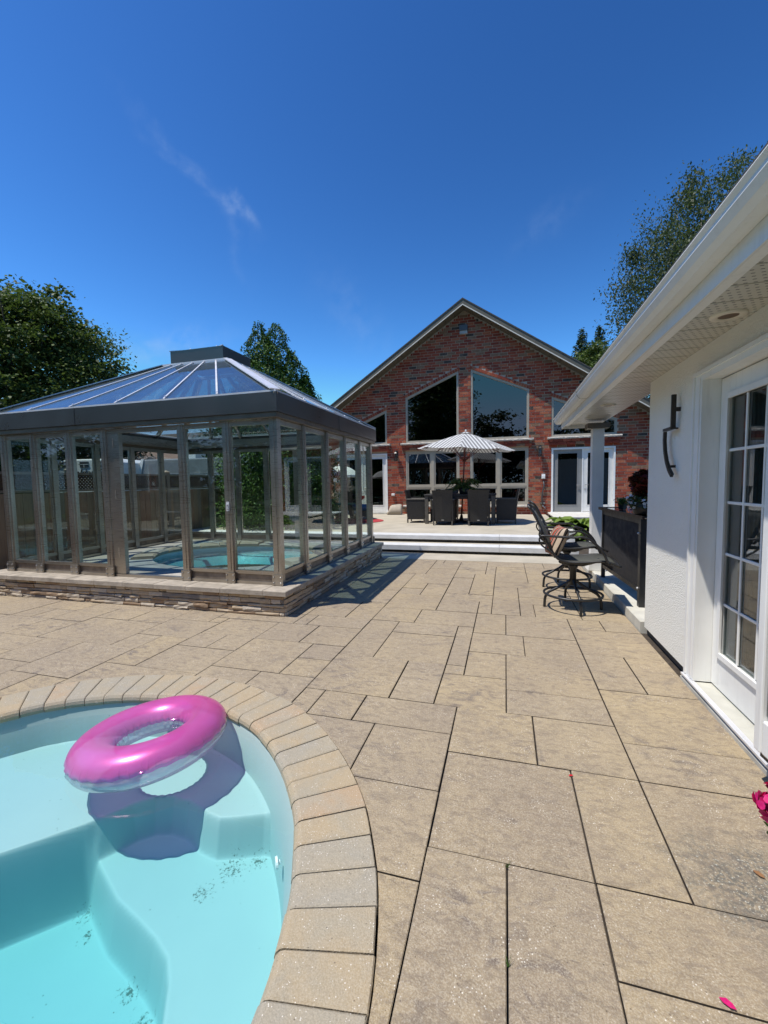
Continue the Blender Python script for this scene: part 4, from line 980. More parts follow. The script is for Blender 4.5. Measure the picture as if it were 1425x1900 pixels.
# vent hood high in the gable
b = MB(); b.box(-1.51, -1.24, YH - .14, YH + .002, 6.56, 6.74); b.build('vent_hood', simple('vent_grey', (.08, .085, .09), .5), house)
b = MB(); b.prism([(-1.50, 6.45), (-1.25, 6.45), (-1.25, 6.555), (-1.50, 6.555)], 1, YH - .11, YH + .002); b.build('vent_louvre', simple('vent_light', (.42, .41, .38), .5), house)
# rooms behind the glass
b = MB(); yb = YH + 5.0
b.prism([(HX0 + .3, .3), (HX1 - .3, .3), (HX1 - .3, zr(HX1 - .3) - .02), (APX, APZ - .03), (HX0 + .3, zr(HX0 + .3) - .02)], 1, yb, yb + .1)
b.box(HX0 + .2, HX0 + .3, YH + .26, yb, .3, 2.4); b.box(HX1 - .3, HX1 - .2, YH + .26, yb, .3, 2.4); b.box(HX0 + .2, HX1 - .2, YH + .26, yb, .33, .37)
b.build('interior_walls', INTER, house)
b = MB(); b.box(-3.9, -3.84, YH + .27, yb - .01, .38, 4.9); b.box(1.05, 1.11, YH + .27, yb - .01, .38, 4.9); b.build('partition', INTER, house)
fan = thing('ceiling_fan', 'dark ceiling fan with a white light seen through the upper right window', 'ceiling fan', (.02, 17.2, 4.15))
b = MB(); b.tube([(.02, 17.2, 4.25), (.02, 17.2, 6.0)], .015, 6); b.lathe([(.09, 0), (.11, .06), (.05, .12)], 12, (.02, 17.2, 4.13)); b.build('motor', BLACKM, fan)
for k in range(5):
    a = 2 * math.pi * k / 5 + .3; d = Vector((math.cos(a), math.sin(a), 0)); c_ = Vector((.02, 17.2, 4.2)); MB().bar(c_ + d * .12, c_ + d * .68, .13, .012).build('blade', simple('fan_blade', (.08, .06, .05), .5), fan)
b = MB(); b.lathe([(.001, -.10), (.06, -.08), (.085, -.03), (.08, 0)], 12, (.02, 17.2, 4.12)); b.build('light_bowl', simple('opal_glass', (.8, .8, .76), .3), fan)
# wall lanterns
def lantern(x, label):
    t = thing('wall_lantern', label, 'wall lantern', (x, YH, 2.25), 'lanterns on the brick wall')
    b = MB(); b.box(x - .045, x + .045, YH - .022, YH, 2.36, 2.60); b.tube([(x, YH - .02, 2.55), (x, YH - .09, 2.62), (x, YH - .13, 2.58)], .009, 6); b.build('bracket', BLACKM, t)
    b = MB(); b.lathe([(.085, 0), (.045, .05), (.012, .07), (.012, .10), (.001, .105)], 6, (x, YH - .13, 2.50)); b.lathe([(.05, -.035), (.07, -.02), (.07, 0)], 6, (x, YH - .13, 2.27)); b.build('cap', BLACKM, t)
    b = MB()
    for k in range(6):
        a = 2 * math.pi * k / 6; b.tube([(x + .05 * math.cos(a), YH - .13 + .05 * math.sin(a), 2.27), (x + .078 * math.cos(a), YH - .13 + .078 * math.sin(a), 2.50)], .005, 4)
    b.build('cage', BLACKM, t)
    b = MB(); b.lathe([(.045, 0), (.072, .225)], 6, (x, YH - .13, 2.272), cap=False); b.build('lantern_glass', glass('lantern_glass', (.8, .8, .8), .05), t)
lantern(-3.80, 'black wall lantern left of the tall windows beside the left patio doors'); lantern(1.10, 'black wall lantern between the tall windows and the right patio doors')
b = MB(); b.box(-4.0, -3.88, YH - .05, YH + .0, .98, 1.06); b.box(-3.985, -3.895, YH - .075, YH - .0505, .99, 1.05); tag(b.build('wall_outlet', WHITE), 'small white outlet cover on the brick above the leaning cushion', 'outlet', 'covered outlets on the brick wall')
b = MB(); b.box(1.16, 1.27, YH - .06, YH, 1.50, 1.66); b.box(1.175, 1.255, YH - .085, YH - .0605, 1.52, 1.60); tag(b.build('wall_outlet', WHITE), 'small white outlet cover above the dark hose on the brick wall', 'outlet', 'covered outlets on the brick wall')
hs = thing('wall_hose', 'dark grey hose and shutoff valve hanging on the brick wall', 'hose', (1.2, YH, .5))
b = MB(); b.tube([(1.22, YH - .03, 1.44), (1.24, YH - .05, 1.25), (1.19, YH - .05, 1.05), (1.17, YH - .05, .85), (1.20, YH - .06, .62)], .026, 7); b.build('hose', simple('hose_grey', (.06, .06, .06), .5), hs, smooth=True)
b = MB(); b.box(1.12, 1.27, YH - .07, YH, .66, .72); b.tube([(1.19, YH - .08, .62), (1.28, YH - .10, .52)], .018, 6); b.build('valve', simple('satin_nickel', (.35, .34, .32), .35, .9), hs)

# ------------------------------------------------------------------ white stucco pool house
ph = thing('pool_house', 'white stucco pool house wall with a deep white eave and French door', 'building', (1.3, 1, 0))
WX = 1.261
def stucco():
    t = NT('stucco'); v = t.pos(); c = t.mix(t.ramp(t.noise(v, 1.3, 4), .3, .7), (.86, .845, .77), (.90, .885, .82))
    h = t.math('ADD', t.noise(v, 75, 3, .7), t.math('MULTIPLY', t.voro(v, 110), .5)); t.bsdf(c, .92, 0, t.bump(h, .8, .008), .2); return t.m
STUC = stucco()
DY0, DY1, DZ1 = 1.32, 3.40, 2.12
me = plate_mesh('stucco_wall', [(-3.0, .062), (4.43, .062), (4.43, 2.318), (-3.0, 2.318)], [[(DY0, .062 - .5), (DY1, .062 - .5), (DY1, DZ1), (DY0, DZ1)]], WX + .22, WX, STUC, axis=0)
if me is None or len(me.polygons) < 4: raise RuntimeError('stucco')
link('stucco_wall', me, ph)
b = MB(); b.box(WX + .02, WX + .22, DY1 + .05, 4.42, .001, .061); b.build('foundation', simple('foundation_dark', (.10, .09, .075), .95, bump=.5), ph)
b = MB(); b.box(WX + .221, 5.6, 4.25, 4.42, 0, 2.6); b.box(5.5, 5.6, -3, 4.24, 0, 2.6); b.build('end_wall', STUC, ph)
# interior of pool house
b = MB(); b.box(3.4, 3.45, -3, 4.2, 0, 2.5); b.box(1.5, 3.39, -3, 4.2, -.02, .05); b.box(1.49, 3.39, -3, 4.2, 2.45, 2.5); b.build('interior', simple('room_brown', (.11, .085, .065), .8), ph)
# door trim, jambs, sill
b = MB(); X_ = WX - .022
b.box(X_, WX + .115, DY1 - .10, DY1 + .042, .062, 2.155); b.box(X_, WX + .115, DY0 - .042, DY0 + .10, .062, 2.155)
b.box(X_, WX + .115, DY0 + .1005, DY1 - .1005, 2.088, 2.155)
b.box(X_ - .010, X_ - .0005, DY1 + .005, DY1 + .030, .064, 2.150); b.box(X_ - .010, X_ - .0005, DY0 + .1, DY1 + .004, 2.125, 2.150)
b.box(X_ - .006, X_ - .0005, DY1 - .075, DY1 - .06, .064, 2.10)
b.build('door_trim', WHITE, ph)
b = MB(); b.box(WX - .03, WX - .012, DY0 - .04, DY1 + .04, .035, .060); b.box(WX - .045, WX - .0305, DY0 - .04, DY1 + .04, .048, .060); b.build('sill_track', ALU, ph)
b = MB(); b.cbox(WX - .0115, WX + .15, DY0 + .1, DY1 - .1, -.02, .055, .002); b.build('door_sill', simple('sill_vinyl', (.50, .49, .43), .7, var=.1, bump=.2), ph)
b = MB(); b.cbox(WX - .040, WX + .015, -3, DY1 + .06, -.03, .030, .006); b.build('kerb_strip', CONCK, ph)
def french_leaf(y0, y1, x, parent, rows=5, cols=3):
    z0, z1 = .066, 2.082; T_ = .045
    lf = MB(); sw, br, tr_ = .115, .24, .135
    lf.box(x, x + T_, y0, y0 + sw, z0, z1); lf.box(x, x + T_, y1 - sw, y1, z0, z1); lf.box(x, x + T_, y0 + sw + .0005, y1 - sw - .0005, z0, z0 + br); lf.box(x, x + T_, y0 + sw + .0005, y1 - sw - .0005, z1 - tr_, z1)
    o = lf.build('door', WHITE, parent, bevel=.003)
    a, c, za, zb = y0 + sw, y1 - sw, z0 + br, z1 - tr_
    b = MB(); f_ = .028
    b.box(x - .016, x - .0005, a - f_, a + .008, za - f_, zb + f_); b.box(x - .016, x - .0005, c - .008, c + f_, za - f_, zb + f_); b.box(x - .016, x - .0005, a + .0085, c - .0085, za - f_, za + .008); b.box(x - .016, x - .0005, a + .0085, c - .0085, zb - .008, zb + f_)
    b.build('glazing_bead', WHITE, o, bevel=.002)
    b = MB(); b.box(x + .012, x + .018, a - .002, c + .002, za - .002, zb + .002); b.build('pane', GDOOR, o)
    b = MB()
    for k in range(1, rows): z_ = za + (zb - za) * k / rows; b.box(x + .002, x + .0115, a + .008, c - .008, z_ - .009, z_ + .009)
    for k in range(1, cols): y_ = a + (c - a) * k / cols; b.box(x + .0005, x + .011, y_ - .009, y_ + .009, za + .008, zb - .008)
    b.build('muntin_grille', WHITE, o, bevel=.003)
    return o
french_leaf(2.475, 3.296, 1.345, ph); french_leaf(1.425, 2.470, 1.345, ph)
b = MB(); CUR = simple('curtain_grey', (.34, .35, .34), .8)
for k in range(9): b.tube([(1.46 + .012 * (k % 2), 3.22 - k * .022, .12), (1.46 + .012 * (k % 2), 3.22 - k * .022, 2.05)], .014, 6)
tag(b.build('curtain', CUR), 'grey curtain gathered behind the French door glass of the pool house', 'curtain')
# outward screen door standing ajar, only its free edge enters the picture
sc_ = thing('screen_door', 'white screen door standing ajar in front of the French door', 'door', (1.2, 1.5, .16))
def obar(b, p, q, w_, h_): b.bar(p, q, w_, h_, up=(0, 0, 1))
A, B = Vector((1.215, 1.46, 0)), Vector((1.150, 2.30, 0)); b = MB()
for P_ in (A, B): b.bar((P_.x, P_.y, .178), (P_.x, P_.y, 2.05), .045, .055, up=(0, 1, 0))
for z_, h_ in ((.26, .16), (1.06, .10), (2.0, .10)): b.bar((A.x, A.y + .03, z_), (B.x, B.y - .03, z_), .038, h_)
b.build('frame', WHITE, sc_, bevel=.008)
b = MB(); b.bar((A.x, A.y, .165), (B.x, B.y, .165), .012, .022); b.build('door_sweep', BLACKM, sc_)
b = MB(); b.bar((A.x, A.y + .03, 1.5), (B.x, B.y - .03, 1.5), .006, .86); b.bar((A.x, A.y + .03, .68), (B.x, B.y - .03, .68), .006, .64); b.build('pane', GDOOR, sc_)
# eave: gutter, fascia, soffit panels
YE0, YE1 = -2.5, 7.42
gp = [(.752, 2.440), (.748, 2.432), (.762, 2.415), (.758, 2.395), (.775, 2.365), (.798, 2.345), (.860, 2.345), (.860, 2.44), (.852, 2.44), (.852, 2.353), (.802, 2.353), (.785, 2.37), (.768, 2.397), (.772, 2.418), (.762, 2.440)]
b = MB(); n = len(gp); YG0, YG1 = YE0, 7.50
vs = [(x, YG0, z) for x, z in gp] + [(x, YG1, z) for x, z in gp]; b.add(vs, [(i, (i + 1) % n, n + (i + 1) % n, n + i) for i in range(n)])
endp = [gp[k] for k in (0, 1, 2, 3, 4, 5, 6, 7)]; b.add([(x, YG1, z) for x, z in endp] , [tuple(range(8))]); b.build('gutter', WHITE2, ph)
b = MB()
for y_ in (1.05, 5.2): b.prism([(x - .002 if x < .8 else x, z - .0015) for x, z in gp[1:7]] , 1, y_, y_ + .02)
b.build('gutter_joint', simple('joint_grey', (.35, .35, .33), .6), ph)
b = MB(); b.box(.8615, .875, YE0, YE1, 2.262, 2.45); b.box(.8755, 1.42, YE1 - .014, YE1, 2.262, 2.45); b.build('fascia', WHITE2, ph)
b = MB(); b.box(.8755, .965, YE0, YE1 - .015, 2.3005, 2.309); b.build('j_channel', WHITE, ph)
def soffit_mat():
    t = NT('perforated_soffit'); geo = t.n('ShaderNodeNewGeometry'); sp = t.n('ShaderNodeSeparateXYZ'); t.l(geo.outputs['Position'], sp.inputs[0])
    x, y = sp.outputs[0], sp.outputs[1]
    PX, PY = .038, .0335
    def cell(v, p, off=0): return t.math('SUBTRACT', t.math('FRACT', t.math('ADD', t.math('DIVIDE', v, p), off)), .5)
    rowp = t.math('MULTIPLY', t.math('MODULO', t.math('FLOOR', t.math('DIVIDE', y, PY)), 2.0), .5)
    cx_ = t.math('ABSOLUTE', t.math('SUBTRACT', t.math('FRACT', t.math('ADD', t.math('DIVIDE', x, PX), rowp)), .5)); cy_ = t.math('ABSOLUTE', cell(y, PY))
    m_ = t.math('MULTIPLY', t.math('LESS_THAN', cx_, .20), t.math('LESS_THAN', cy_, .115))
    inr = t.math('GREATER_THAN', x, .972)
    m_ = t.math('MULTIPLY', m_, inr)
    c = t.mix(m_, t.mix(t.ramp(t.noise(t.pos(), 1.5, 3), .3, .7), (.58, .55, .48), (.54, .515, .455)), (.035, .03, .025))
    t.bsdf(c, .30, 0, None, .5); return t.m
SOF = soffit_mat(); pw = .2015; y = YE0; k = 0
while y < YE1 - .03:
    y2 = min(y + pw, YE1 - .016); b = MB(); xe = WX - .001 if y2 < 4.43 else 1.42
    b.box(.9655, xe, y + .011, y2 - .001, 2.3105, 2.318); b.box(.9655, xe, y + .0008, y + .0102, 2.316, 2.322); b.build('soffit_panel', SOF, ph); y += pw
def potlight(x, y, label):
    t = thing('recessed_light', label, 'ceiling light', (x, y, 2.31), 'recessed lights in the white soffit')
    b = MB(); pr_ = [(.046, -.004), (.052, -.010), (.078, -.010), (.082, -.003), (.082, .002)]; b.lathe(pr_, 28, (x, y, 2.309), cap=False); b.build('trim_ring', simple('pot_trim', (.72, .66, .55), .4), t, smooth=True)
    b = MB(); b.lathe([(.0455, -.005), (.040, .0005)], 24, (x, y, 2.3085)); b.build('lens', simple('pot_bronze', (.16, .09, .05), .35, .6), t)
potlight(1.138, 2.742, 'recessed soffit light nearest the camera above the French door'); potlight(1.15, 5.55, 'recessed soffit light farther along near the column')
# roof plane above
b = MB(); b.prism([(.80, 2.452), (3.3, 4.30), (3.3, 4.36), (.80, 2.512)], 1, YE0 - .1, YE1 + .03); b.build('roof', SHING, ph)
b = MB(); b.box(1.15, 1.44, 6.80, 7.06, 2.19, 2.262); b.build('column_capital', simple('capital_brown', (.13, .11, .085), .6), ph)
b = MB(); b.box(1.222, 1.378, 6.85, 7.0, .30, 2.189); b.prism([(1.18, .105), (1.42, .105), (1.385, .30), (1.215, .30)], 1, 6.80, 7.05); 
o = b.build('column', WHITE, ph, bevel=.004)
pad = MB(); pad.cbox(1.236, 4.0, 4.47, 7.90, -.03, .102, .008); tag(pad.build('porch_slab', simple('porch_concrete', (.58, .56, .49), .85, var=.1, bump=.3)), kind='structure')
# sconce
sn = thing('wall_sconce', 'dark angular metal wall sconce on the white stucco beside the French door', 'wall lamp', (WX, 3.75, 1.8))
DK = simple('dark_bronze', (.045, .042, .038), .4, .6); b = MB()
x_ = WX - .045
b.bar((x_, 3.72, 1.82), (x_, 3.72, 2.075), .030, .022, up=(0, 1, 0)); b.bar((x_, 3.706, 1.828), (x_, 3.892, 1.828), .030, .020)
cur = [(x_, 3.885, 1.815), (x_, 3.888, 1.74), (x_, 3.870, 1.66), (x_, 3.830, 1.58), (x_, 3.775, 1.515), (x_, 3.712, 1.470)]
for p, q in zip(cur[:-1], cur[1:]): b.bar(p, q, .030, .020, up=(1, 0, 0))
b.build('frame', DK, sn)
b = MB(); b.box(x_ + .016, WX + .001, 3.71, 3.73, 1.95, 1.98); b.box(x_ + .016, WX + .001, 3.75, 3.77, 1.822, 1.834); b.box(x_ + .016, WX + .001, 3.78, 3.80, 1.53, 1.55); b.build('standoff', DK, sn)
# ------------------------------------------------------------------ dining set
DZ = .311
dt = thing('dining_table', 'dark wicker rectangular dining table under the patterned umbrella', 'table', (-1.18, 11.95, DZ))
TXa, TXb, TYa, TYb = -2.13, -.24, 11.44, 12.46
b = MB(); b.cbox(TXa, TXb, TYa, TYb, 1.065, 1.115, .006); b.build('tabletop', WICKER, dt)
b = MB(); b.box(TXa + .03, TXb - .03, TYa + .03, TYa + .055, .985, 1.064); b.box(TXa + .03, TXb - .03, TYb - .055, TYb - .03, .985, 1.064); b.box(TXa + .03, TXa + .055, TYa + .056, TYb - .056, .985, 1.064); b.box(TXb - .055, TXb - .03, TYa + .056, TYb - .056, .985, 1.064); b.build('apron', WICKER, dt)
for x in (TXa + .02, TXb - .11):
    for y in (TYa + .02, TYb - .11): MB().box(x, x + .09, y, y + .09, DZ, 1.064).build('leg', WICKERL, dt)
def wicker_chair(name, label, group):
    t = thing(name, label, 'chair', (0, 0, 0), group)
    # local frame: sitter faces +Y, back at -Y
    def pm(b, nm, mat): local(nm, b.mesh(nm, mat, False), t)
    b = MB()
    secs = []
    for z, y, hw in ((.10, -.235, .225), (.30, -.25, .228), (.45, -.262, .235), (.65, -.285, .25), (.80, -.31, .262), (.91, -.335, .272), (.925, -.35, .272)):
        secs.append([(-hw, y + .015, z), (0, y - .02, z), (hw, y + .015, z), (hw, y + .05, z), (0, y + .018, z), (-hw, y + .05, z)])
    vs = [p for s_ in secs for p in s_]; fs = [(i * 6 + k, i * 6 + (k + 1) % 6, (i + 1) * 6 + (k + 1) % 6, (i + 1) * 6 + k) for i in range(len(secs) - 1) for k in range(6)] + [tuple(range(6))[::-1], tuple((len(secs) - 1) * 6 + k for k in range(6))]
    b.add(vs, fs); pm(b, 'backrest', WICKER)
    b = MB(); b.cbox(-.225, .225, -.20, .27, .37, .43, .01); pm(b, 'seat', WICKER)
    for s_ in (-1, 1):
        b = MB(); x0, x1 = sorted((s_ * .235, s_ * .275))
        b.prism([(-.24, .10), (.25, .10), (.27, .60), (.26, .64), (-.27, .66)], 0, x0, x1); pm(b, 'armrest', WICKER)
        b = MB(); b.cbox(min(s_ * .225, s_ * .29), max(s_ * .225, s_ * .29), -.26, .29, .655, .682, .006); pm(b, 'arm_cap', WICKERL)
        for y in (-.235, .235): b = MB(); b.bar((s_ * .24, y, .0), (s_ * .245, y, .12), .035, .035, up=(0, 1, 0)); pm(b, 'leg', WICKERL)
    b = MB(); b.box(-.03, .03, -.262, -.2475, .135, .150); pm(b, 'maker_plate', simple('plate_silver', (.7, .7, .68), .3, .8))
    b = MB(); b.box(-.21, .21, .245, .262, .12, .37); pm(b, 'front_panel', WICKER)
    return t
ch0 = wicker_chair('wicker_chair', 'dark wicker armchair with its back to the camera, left of the pair', 'wicker armchairs around the dining table')
def place(o, x, y, rz_, label=None):
    o.location = (x, y, DZ); o.rotation_euler = (0, 0, rz_)
    if label: o['label'] = label
    return o
for x, y, rz_, lb in ((-.66, 11.36, 0, 'dark wicker armchair with its back to the camera, right of the pair'), (-2.42, 11.98, -PI2, 'dark wicker armchair at the left end of the dining table, turned sideways'),
                      (.03, 11.95, PI2, 'dark wicker armchair at the right end of the dining table, turned sideways'), (-1.62, 12.60, PI, 'dark wicker armchair on the far left side of the dining table, facing the camera'), (-.70, 12.60, PI, 'dark wicker armchair on the far right side of the dining table, facing the camera')):
    place(copy_tree(ch0), x, y, rz_, lb)
place(ch0, -1.575, 11.36, 0)
# umbrella
um = thing('patio_umbrella', 'large open market umbrella with grey dotted white canopy over the dining table', 'umbrella', (-1.18, 11.95, DZ), rot=(R(1), R(3.2), 0))
UWOOD = simple('umbrella_pole', (.12, .022, .014), .4, var=.2, scale=20, stretch=(1, 1, .2))
def canopy_mat():
    t = NT('dotted_canopy'); uv = t.n('ShaderNodeUVMap').outputs[0]; sp = t.n('ShaderNodeSeparateXYZ'); t.l(uv, sp.inputs[0])
    u, v = sp.outputs[0], sp.outputs[1]
    P = .098
    fu = t.math('ABSOLUTE', t.math('SUBTRACT', t.math('FRACT', t.math('DIVIDE', u, P)), .5)); fv = t.math('ABSOLUTE', t.math('SUBTRACT', t.math('FRACT', t.math('DIVIDE', t.math('ADD', v, t.math('MULTIPLY', fu, .05)), .062)), .5))
    mk = t.math('MULTIPLY', t.math('LESS_THAN', fu, .27), t.ramp(fv, .30, .40, 1, .35))
    c = t.mix(t.math('MULTIPLY', mk, .92), (.68, .68, .66), (.12, .12, .125))
    df = t.n('ShaderNodeBsdfDiffuse'); t.l(c, df.inputs[0]); tl = t.n('ShaderNodeBsdfTranslucent'); t.l(c, tl.inputs[0]); mx = t.n('ShaderNodeMixShader'); mx.inputs[0].default_value = .18
    t.l(df.outputs[0], mx.inputs[1]); t.l(tl.outputs[0], mx.inputs[2]); t.l(mx.outputs[0], t.out.inputs[0]); return t.m
CANO = canopy_mat()
def canopy(n, Rr, zr, ztop, val, mat, nr=10, sag=.05, r0=.05):
    """folded canopy with n ribs; uv in metres"""
    sub = 6; vs = []; uvs = []; fs = []; K = n * sub
    rows = [(r0 + (Rr - r0) * i / nr, ztop - (ztop - zr) * ((i / nr) ** 1.12)) for i in range(nr + 1)] + ([(Rr * 1.003, zr - val)] if val else [])
    for i, (r, z) in enumerate(rows):
        for k in range(K):
            a = 2 * math.pi * k / K; ph_ = (k % sub) / sub; ax = (2 * math.pi / n); al = (ph_ - .5) * ax
            rr_ = r * math.cos(ax / 2) / math.cos(al); edge = 4 * ph_ * (1 - ph_)
            vs.append((rr_ * math.cos(a), rr_ * math.sin(a), z - sag * edge * (r / Rr) ** 1.5 * .6))
            uvs.append((rr_ * math.sin(al), r + (z if i > nr else 0)))
    for i in range(len(rows) - 1):
        for k in range(K): fs.append((i * K + k, i * K + (k + 1) % K, (i + 1) * K + (k + 1) % K, (i + 1) * K + k))
    b = MB().add(vs, fs); me = b.mesh('canopy', mat); ul = me.uv_layers.new(name='UVMap')
    sgn = lambda k: 1
    for p in me.polygons:
        ks = [me.loops[li].vertex_index % K for li in p.loop_indices]; seg = min(ks) // sub if not (0 in ks and K - 1 in ks) else n - 1
        for li in p.loop_indices:
            vi = me.loops[li].vertex_index; k = vi % K; i = vi // K; r, z = rows[i]; ax = 2 * math.pi / n; ph_ = (k - seg * sub) / sub
            if seg == n - 1 and k == 0: ph_ = 1
            al = (ph_ - .5) * ax; rr_ = r * math.cos(ax / 2) / math.cos(al); ul.data[li].uv = (rr_ * math.sin(al), r * 1.1 + (.05 if i > nr else 0) + seg * .013)
    return me
def local_mb(b, nm, mat, parent, smooth=False): return local(nm, b.mesh(nm, mat, smooth), parent)
local('canopy', canopy(8, 1.33, 2.02, 2.46, 0, CANO), um)
local('canopy_vent', canopy(8, .15, 2.46, 2.50, 0, CANO, nr=4, sag=.004, r0=.01), um)
b = MB(); b.tube([(0, 0, 0), (0, 0, 2.52)], .021, 10); local_mb(b, 'pole', UWOOD, um, True)
b = MB(); b.ball((0, 0, 2.53), .028, 8); local_mb(b, 'finial', simple('finial_white', (.7, .7, .68), .4), um, True)
for k in range(8):
    a = 2 * math.pi * k / 8; d = Vector((math.cos(a), math.sin(a), 0)); b = MB(); b.bar(d * .04 + Vector((0, 0, 2.42)), d * 1.30 + Vector((0, 0, 1.985)), .016, .02)
    b.bar(d * .04 + Vector((0, 0, 1.72)), d * .62 + Vector((0, 0, 2.215)), .012, .016); local_mb(b, 'rib', UWOOD, um)
b = MB(); b.lathe([(.05, 1.68), (.05, 1.76)], 10); local_mb(b, 'hub', UWOOD, um)
b = MB(); b.lathe([(.24, 0), (.24, .03), (.06, .07), (.03, .22), (.001, .225)], 20); local_mb(b, 'base', BLACKM, um, True)
# leaf helper -------------------------------------------------------
def leaf_mat(name, c1, c2, trans=.25, scale=1.2, spec=.3):
    t = NT(name); v = t.pos(); at = t.n('ShaderNodeAttribute', attribute_name='tone').outputs['Fac']
    c = t.mix(t.ramp(t.math('ADD', t.math('MULTIPLY', at, .6), t.math('MULTIPLY', t.noise(v, scale, 3), .5)), .3, .75), c1, c2)
    p = t.bsdf(c, .55, 0, None, spec); tl = t.n('ShaderNodeBsdfTranslucent'); t.l(t.mix(.5, c, (.12, .20, .02), 'MIX'), tl.inputs[0])
    mx = t.n('ShaderNodeMixShader'); mx.inputs[0].default_value = trans; t.l(p.outputs[0], mx.inputs[1]); t.l(tl.outputs[0], mx.inputs[2]); t.l(mx.outputs[0], t.out.inputs[0]); return t.m
def leaves(name, C_, size, mat, parent=None, up_bias=.5, asp=.55, droop=0.0, sz_var=.4):
    """C_: Nx3 leaf positions; each a folded diamond of 2 triangles"""
    n = len(C_); nrm_ = rng.normal(size=(n, 3)); nrm_[:, 2] = np.abs(nrm_[:, 2]) + up_bias; nrm_ /= np.linalg.norm(nrm_, axis=1)[:, None]
    d = rng.normal(size=(n, 3)); d[:, 2] -= droop; d -= nrm_ * (d * nrm_).sum(1)[:, None]; d /= np.linalg.norm(d, axis=1)[:, None]; s_ = np.cross(nrm_, d)
    sz = size * (1 + sz_var * rng.uniform(-1, 1, (n, 1)))
    V = np.stack([C_ - d * sz, C_ + s_ * sz * asp + nrm_ * sz * .15, C_ + d * sz, C_ - s_ * sz * asp + nrm_ * sz * .15], 1).reshape(-1, 3)
    F = np.arange(n * 4).reshape(-1, 4); me = raw_mesh(name, V, F, mat)
    a = me.attributes.new('tone', 'FLOAT', 'POINT'); a.data.foreach_set('value', np.repeat(rng.uniform(0, 1, n), 4).astype(np.float32))
    o = bpy.data.objects.new(name, me); COL.objects.link(o)
    if parent is not None: o.parent = parent; o.matrix_parent_inverse = world_of(parent).inverted()
    return o
FERN = leaf_mat('fern_green', (.030, .060, .016), (.085, .135, .030))
fp = thing('fern_planter', 'bushy green fern in a dark pot on the dining table', 'potted plant', (-1.08, 11.72, 1.116))
b = MB(); b.lathe([(.09, 0), (.12, .02), (.15, .17), (.14, .17), (.13, .15), (.001, .15)], 18, (-1.08, 11.72, 1.117)); b.build('pot', simple('pot_dark', (.03, .026, .024), .5), fp, smooth=True)
pts_ = []
for k in range(96):
    a = rng.uniform(0, 2 * math.pi); ln = rng.uniform(.30, .52); up = rng.uniform(.05, .36)
    for q in range(26):
        t_ = q / 25; r = ln * t_; z_ = up * math.sin(t_ * math.pi * .62) * 1.1
        for s_ in (-1, 1):
            wdt = .035 * math.sin(math.pi * min(1, t_ * .9 + .1))
            pts_.append((-1.08 + r * math.cos(a) - s_ * wdt * math.sin(a), 11.72 + r * math.sin(a) + s_ * wdt * math.cos(a), 1.24 + z_ - .16 * t_ * t_))
leaves('fronds', np.array(pts_), .022, FERN, fp, asp=.4)
# leaning cushion by the wall
cu = MB(); n_ = 10
def pillow(cx_, cy_, cz_, w_, h_, t_, Rm, nu=14):
    vs = []; fs = []
    for side in (1, -1):
        for i in range(nu + 1):
            for j in range(nu + 1):
                u, v = i / nu * 2 - 1, j / nu * 2 - 1; pin = 1 - .06 * (abs(u) ** 2 * (1 - abs(v)) + 0)
                th = t_ / 2 * ((1 - abs(u) ** 3.0) * (1 - abs(v) ** 3.0)) ** .5
                p = Rm @ Vector((u * w_ / 2 * (1 - .07 * (1 - v * v)), side * th, v * h_ / 2 * (1 - .07 * (1 - u * u)))); vs.append((cx_ + p.x, cy_ + p.y, cz_ + p.z))
    m_ = (nu + 1) ** 2
    for sd_ in (0, 1):
        for i in range(nu):
            for j in range(nu):
                a = sd_ * m_ + i * (nu + 1) + j; f = (a, a + 1, a + nu + 2, a + nu + 1); fs.append(f if sd_ else f[::-1])
    return vs, fs
cu2 = thing('beige_cushion', 'beige outdoor seat cushion leaned upright against the brick wall', 'cushion', (-3.78, 14.85, DZ))
cu = MB(); secs = []
for x, zt in ((-4.08, .10), (-4.04, .14), (-3.98, .30), (-3.90, .345), (-3.62, .375), (-3.57, .36), (-3.55, .30), (-3.55, .06)):
    secs.append([(x, 14.62, DZ + .03), (x, 14.66, DZ + zt * .6), (x, 14.75, DZ + zt), (x, 14.85, DZ + zt - .01), (x, 14.86, DZ + .02), (x, 14.72, DZ + .005)])
vs = [p for s_ in secs for p in s_]; cu.add(vs, [(i * 6 + k, i * 6 + (k + 1) % 6, (i + 1) * 6 + (k + 1) % 6, (i + 1) * 6 + k) for i in range(len(secs) - 1) for k in range(6)] + [tuple(range(6))[::-1], tuple(42 + k for k in range(6))])
cu.build('cushion', simple('beige_canvas', (.42, .36, .28), .85, var=.08, bump=.3), cu2, smooth=True)

